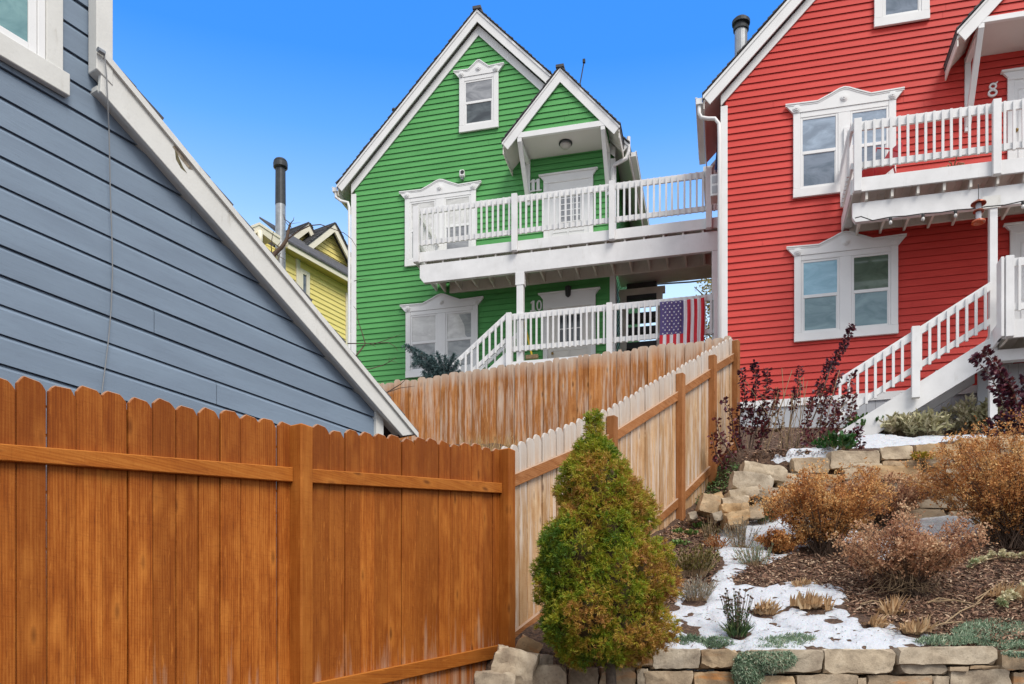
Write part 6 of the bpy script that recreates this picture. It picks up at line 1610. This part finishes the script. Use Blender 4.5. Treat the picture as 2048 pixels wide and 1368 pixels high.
for a in (('dead tan iris clump beside the seed head plant', 1524, 1224, 22, 30, 8), ('dead tan iris clump with tall fans in the middle of the snow', 1624, 1216, 34, 36, 11), ('small dead iris clump at the upper edge of the snow', 1602, 1172, 14, 18, 4), ('dead iris clump on the mulch edge, right of the middle snow', 1745, 1254, 30, 28, 8), ('dead iris clump with one upright stalk on the mulch', 1790, 1228, 24, 44, 6), ('lowest dead iris clump at the right end of the snow', 1826, 1264, 34, 30, 10), ('dead iris clump by the cream spurge at the right', 2005, 1198, 30, 36, 9)):
    fan_clump(*a)
# long dead stalks on the mulch
b = G(1880, 1235); root = empty('dead_stalks', b); tag(root, 'long pale dead stalks lying on the bark mulch', 'stalks'); m = MB()
for (xa, ya, xb, yb) in ((1860, 1210, 1955, 1216), (1945, 1222, 2005, 1170), (1840, 1272, 1925, 1250), (1855, 1212, 1900, 1206), (1950, 1205, 2010, 1180), (1720, 1215, 1770, 1213), (1880, 1260, 1960, 1212)):
    p, q = G(xa, ya) - b, G(xb, yb) - b; m.tube([p + Vector((0, 0, .03)), p.lerp(q, .5) + Vector((0, 0, .06)), q + Vector((0, 0, .03))], .007, 5)
m.build('stalks', DRYSTEM, root)

def spurge(label, px_pts, n, r):
    g = [G(x, y) for x, y in px_pts]; b = g[0]; root = empty('spurge', b); tag(root, label, 'plant', 'cream trailing spurge'); q = [p - b + Vector((0, 0, .05)) for p in g]
    m = MB(); m.tube(q, .008, 5); m.build('stem', DRYSTEM, root); P_, D_, T_ = [], [], []
    for i in range(n):
        f = i / (n - 1) * (len(q) - 1); j = min(int(f), len(q) - 2); c = q[j].lerp(q[j + 1], f - j) + Vector((random.gauss(0, .03), random.gauss(0, .03), random.uniform(.0, .05)))
        tn = .15 if f < .35 else random.uniform(.4, 1); d = rdir(34, -.3, 1)
        for v in d: P_.append(tuple(c + Vector(v) * r * .35)); D_.append(tuple(v)); T_.append(tn + random.gauss(0, .12))
    k = len(P_); leaves('foliage', P_, D_, rdir(k, .3, 1), rng.uniform(.6, 1.0, k) * r, r * .5, np.clip(T_, 0, 1), 'oval', M_CREAM, root)
spurge('upper cream spurge trailing leftwards under the tall golden bush', [(1942, 1146), (1962, 1132), (1995, 1124), (2030, 1126), (2080, 1120)], 20, .042)
spurge('lower cream spurge trailing down at the right edge', [(1996, 1228), (2012, 1212), (2035, 1200), (2065, 1180)], 26, .042)

def mat_plant(label, cells, n, L=(.025, .05), drape=False, name='ground_cover_plant', tone=.5):
    b = G(*cells[0][:2]); root = empty(name, b); tag(root, label, 'plant', 'blue green mat plants'); P_, D_ = [], []
    A = [c[2] * c[3] for c in cells]
    for (x, y, rx, ry), a in zip(cells, A):
        for _ in range(int(n * a / sum(A))):
            an = random.uniform(0, 6.283); r = math.sqrt(random.random()); px, py = x + rx * r * math.cos(an), y + ry * r * math.sin(an)
            if py > 1302 and drape: p = P(px, py, YF - .015 - .07 * (1 - r * r) - random.uniform(0, .03)); d = (random.gauss(0, .6), -1.0, random.gauss(-.5, .5))
            else:
                p = G(px, min(py, 1300)); p.z += random.uniform(0, .05) * (1.1 - r); d = (random.gauss(0, .7), random.gauss(-.3, .7), random.uniform(.2, 1.2))
            P_.append(tuple(p - b)); D_.append(d)
    k = len(P_); leaves('leaves', P_, D_, rdir(k), rng.uniform(L[0], L[1], k), .0065, np.clip(rng.normal(tone, .26, k), 0, 1), 'strap', M_MAT, root)
mat_plant('blue green mat plant spilling over the front stone wall', [(1552, 1291, 52, 14), (1530, 1318, 62, 26), (1495, 1345, 32, 38), (1590, 1280, 40, 10)], 5200, drape=True)
mat_plant('small blue green mat beside the conifer on the wall edge', [(1378, 1284, 34, 9)], 700, tone=.3)
mat_plant('green mat in front of the seed head plant on the wall edge', [(1432, 1288, 36, 10)], 800, tone=.3)
mat_plant('wide blue green mat plant at the right end of the front wall', [(1990, 1268, 85, 26), (1890, 1284, 60, 9), (2040, 1300, 40, 14)], 5200, drape=True)

# ------------------------------------------------------------------ bark chips, leaf litter and tufts
def inpoly(px, py, poly):
    c = False
    for i in range(len(poly)):
        (x0, y0), (x1, y1) = poly[i], poly[i - 1]
        if (y0 > py) != (y1 > py) and px < (x1 - x0) * (py - y0) / (y1 - y0) + x0: c = not c
    return c
def scatter(name, poly, n, mat, L, wd, flat=.35, shape='diamond', tone=(.63, .26), lift=.012, raise_=0.0):
    P_, D_, U_ = [], [], []; x0, x1 = min(p[0] for p in poly), max(p[0] for p in poly); y0, y1 = min(p[1] for p in poly), max(p[1] for p in poly)
    while len(P_) < n:
        x, y = random.uniform(x0, x1), random.uniform(y0, y1)
        if not inpoly(x, y, poly): continue
        p = G(x, y, 7.5); gn = noise.noise(Vector((p.x * 2.2, p.y * 2.2, .3))) * .05 + noise.noise(Vector((p.x * 9, p.y * 9, 1.3))) * .018
        P_.append((p.x, p.y, p.z + gn + raise_ + random.uniform(0, lift))); a = random.uniform(0, 6.283); D_.append((math.cos(a), math.sin(a) * .8, math.sin(a) * .35 + random.gauss(0, flat))); U_.append((random.gauss(0, .5), -.4 + random.gauss(0, .5), 1))
    k = len(P_); o = leaves(name, P_, D_, U_, rng.uniform(L[0], L[1], k), rng.uniform(.3, .7, k) * wd, np.clip(rng.normal(tone[0], tone[1], k), 0, 1), shape, mat)
    tag(o, kind='stuff'); return o
scatter('bark_mulch', [(1460, 1160), (1520, 1120), (1640, 1100), (1760, 1130), (2048, 1080), (2075, 1290), (1860, 1290), (1850, 1258), (1700, 1228), (1690, 1190), (1600, 1165), (1500, 1176)], 14000, M_CHIP, (.025, .075), .034)
scatter('bark_mulch', [(1330, 1060), (1380, 1030), (1460, 945), (1500, 940), (1470, 985), (1420, 1030), (1450, 1045), (1430, 1060), (1440, 1130), (1420, 1180), (1330, 1210), (1300, 1120)], 4500, M_CHIP, (.025, .07), .034)
scatter('bark_mulch', [(1480, 925), (1520, 860), (1700, 850), (2060, 835), (2060, 872), (1700, 900), (1590, 915)], 3000, M_CHIP, (.025, .07), .034)
scatter('snow_litter', [(1340, 1210), (1370, 1180), (1440, 1165), (1440, 1060), (1500, 1045), (1690, 1040), (1560, 1120), (1480, 1160), (1650, 1170), (1690, 1195), (1760, 1252), (1860, 1270), (1830, 1290), (1340, 1300)], 420, M_CHIP, (.012, .045), .014, .2, tone=(.3, .25), raise_=.028)
GC = leafmat('small_green_leaves', [(0.0, (.02, .06, .015)), (.6, (.07, .17, .03)), (1.0, (.20, .30, .08))], .5, .15)
scatter('ground_cover', [(1385, 1000), (1450, 930), (1480, 930), (1450, 985), (1395, 1015)], 900, GC, (.02, .045), .03, .6, 'oval', (.5, .3), .06)
for i, (lab, x, y) in enumerate((('green rosette uppermost in the litter below the fence', 1358, 1068), ('pale green rosette nearest the snow under the fence', 1382, 1070), ('green rosette halfway down the litter under the fence', 1360, 1090), ('bright green rosette below the stone heap by the snow', 1402, 1055))):
    sprigs('rosette', lab, x, y, 15, 8, 14, GC, 'plant', 'green rosettes in the leaf litter', shape='oval', L=(.025, .045), wd=.028, per=8, tone=(.8, .15))
LIT = leafmat('fallen_leaves', [(0.0, (.10, .04, .02)), (.5, (.24, .11, .05)), (1.0, (.42, .27, .14))], .8, .1)
scatter('leaf_litter', [(1330, 1060), (1395, 1030), (1450, 1045), (1440, 1060), (1400, 1075), (1340, 1090)], 260, LIT, (.04, .07), .05, .4, 'oval')
M_GRASS = leafmat('dry_grass', [(0.0, (.30, .17, .06)), (1.0, (.58, .40, .18))], .8, .1)
for lab, x, w, h in (('dry grass tuft left above the fence corner', 952, 16, 24), ('taller dry grass tuft right above the fence corner', 985, 20, 34), ('thin dry grass tuft above the pale fence', 1046, 14, 22)):
    Yg = 12.6; b = P(x, 905, Yg); b.z = H(b.x, Yg); root = empty('grass_tuft', b); tag(root, lab, 'grass', 'dry grass tufts behind the fence corner')
    zt = P(x, 888 - h * .6, Yg).z - b.z; n = 150; a = rng.uniform(0, 6.283, n); r = np.sqrt(rng.uniform(0, 1, n)) * w * Yg / FPX
    leaves('blades', np.stack([r * np.cos(a), r * np.sin(a) * .6, np.zeros(n)], -1), np.stack([np.cos(a) * .3 + rng.normal(0, .12, n), np.sin(a) * .3, np.ones(n)], -1), rdir(n), rng.uniform(.6, 1.15, n) * zt, .010, rng.uniform(0, 1, n), 'needle', M_GRASS, root)
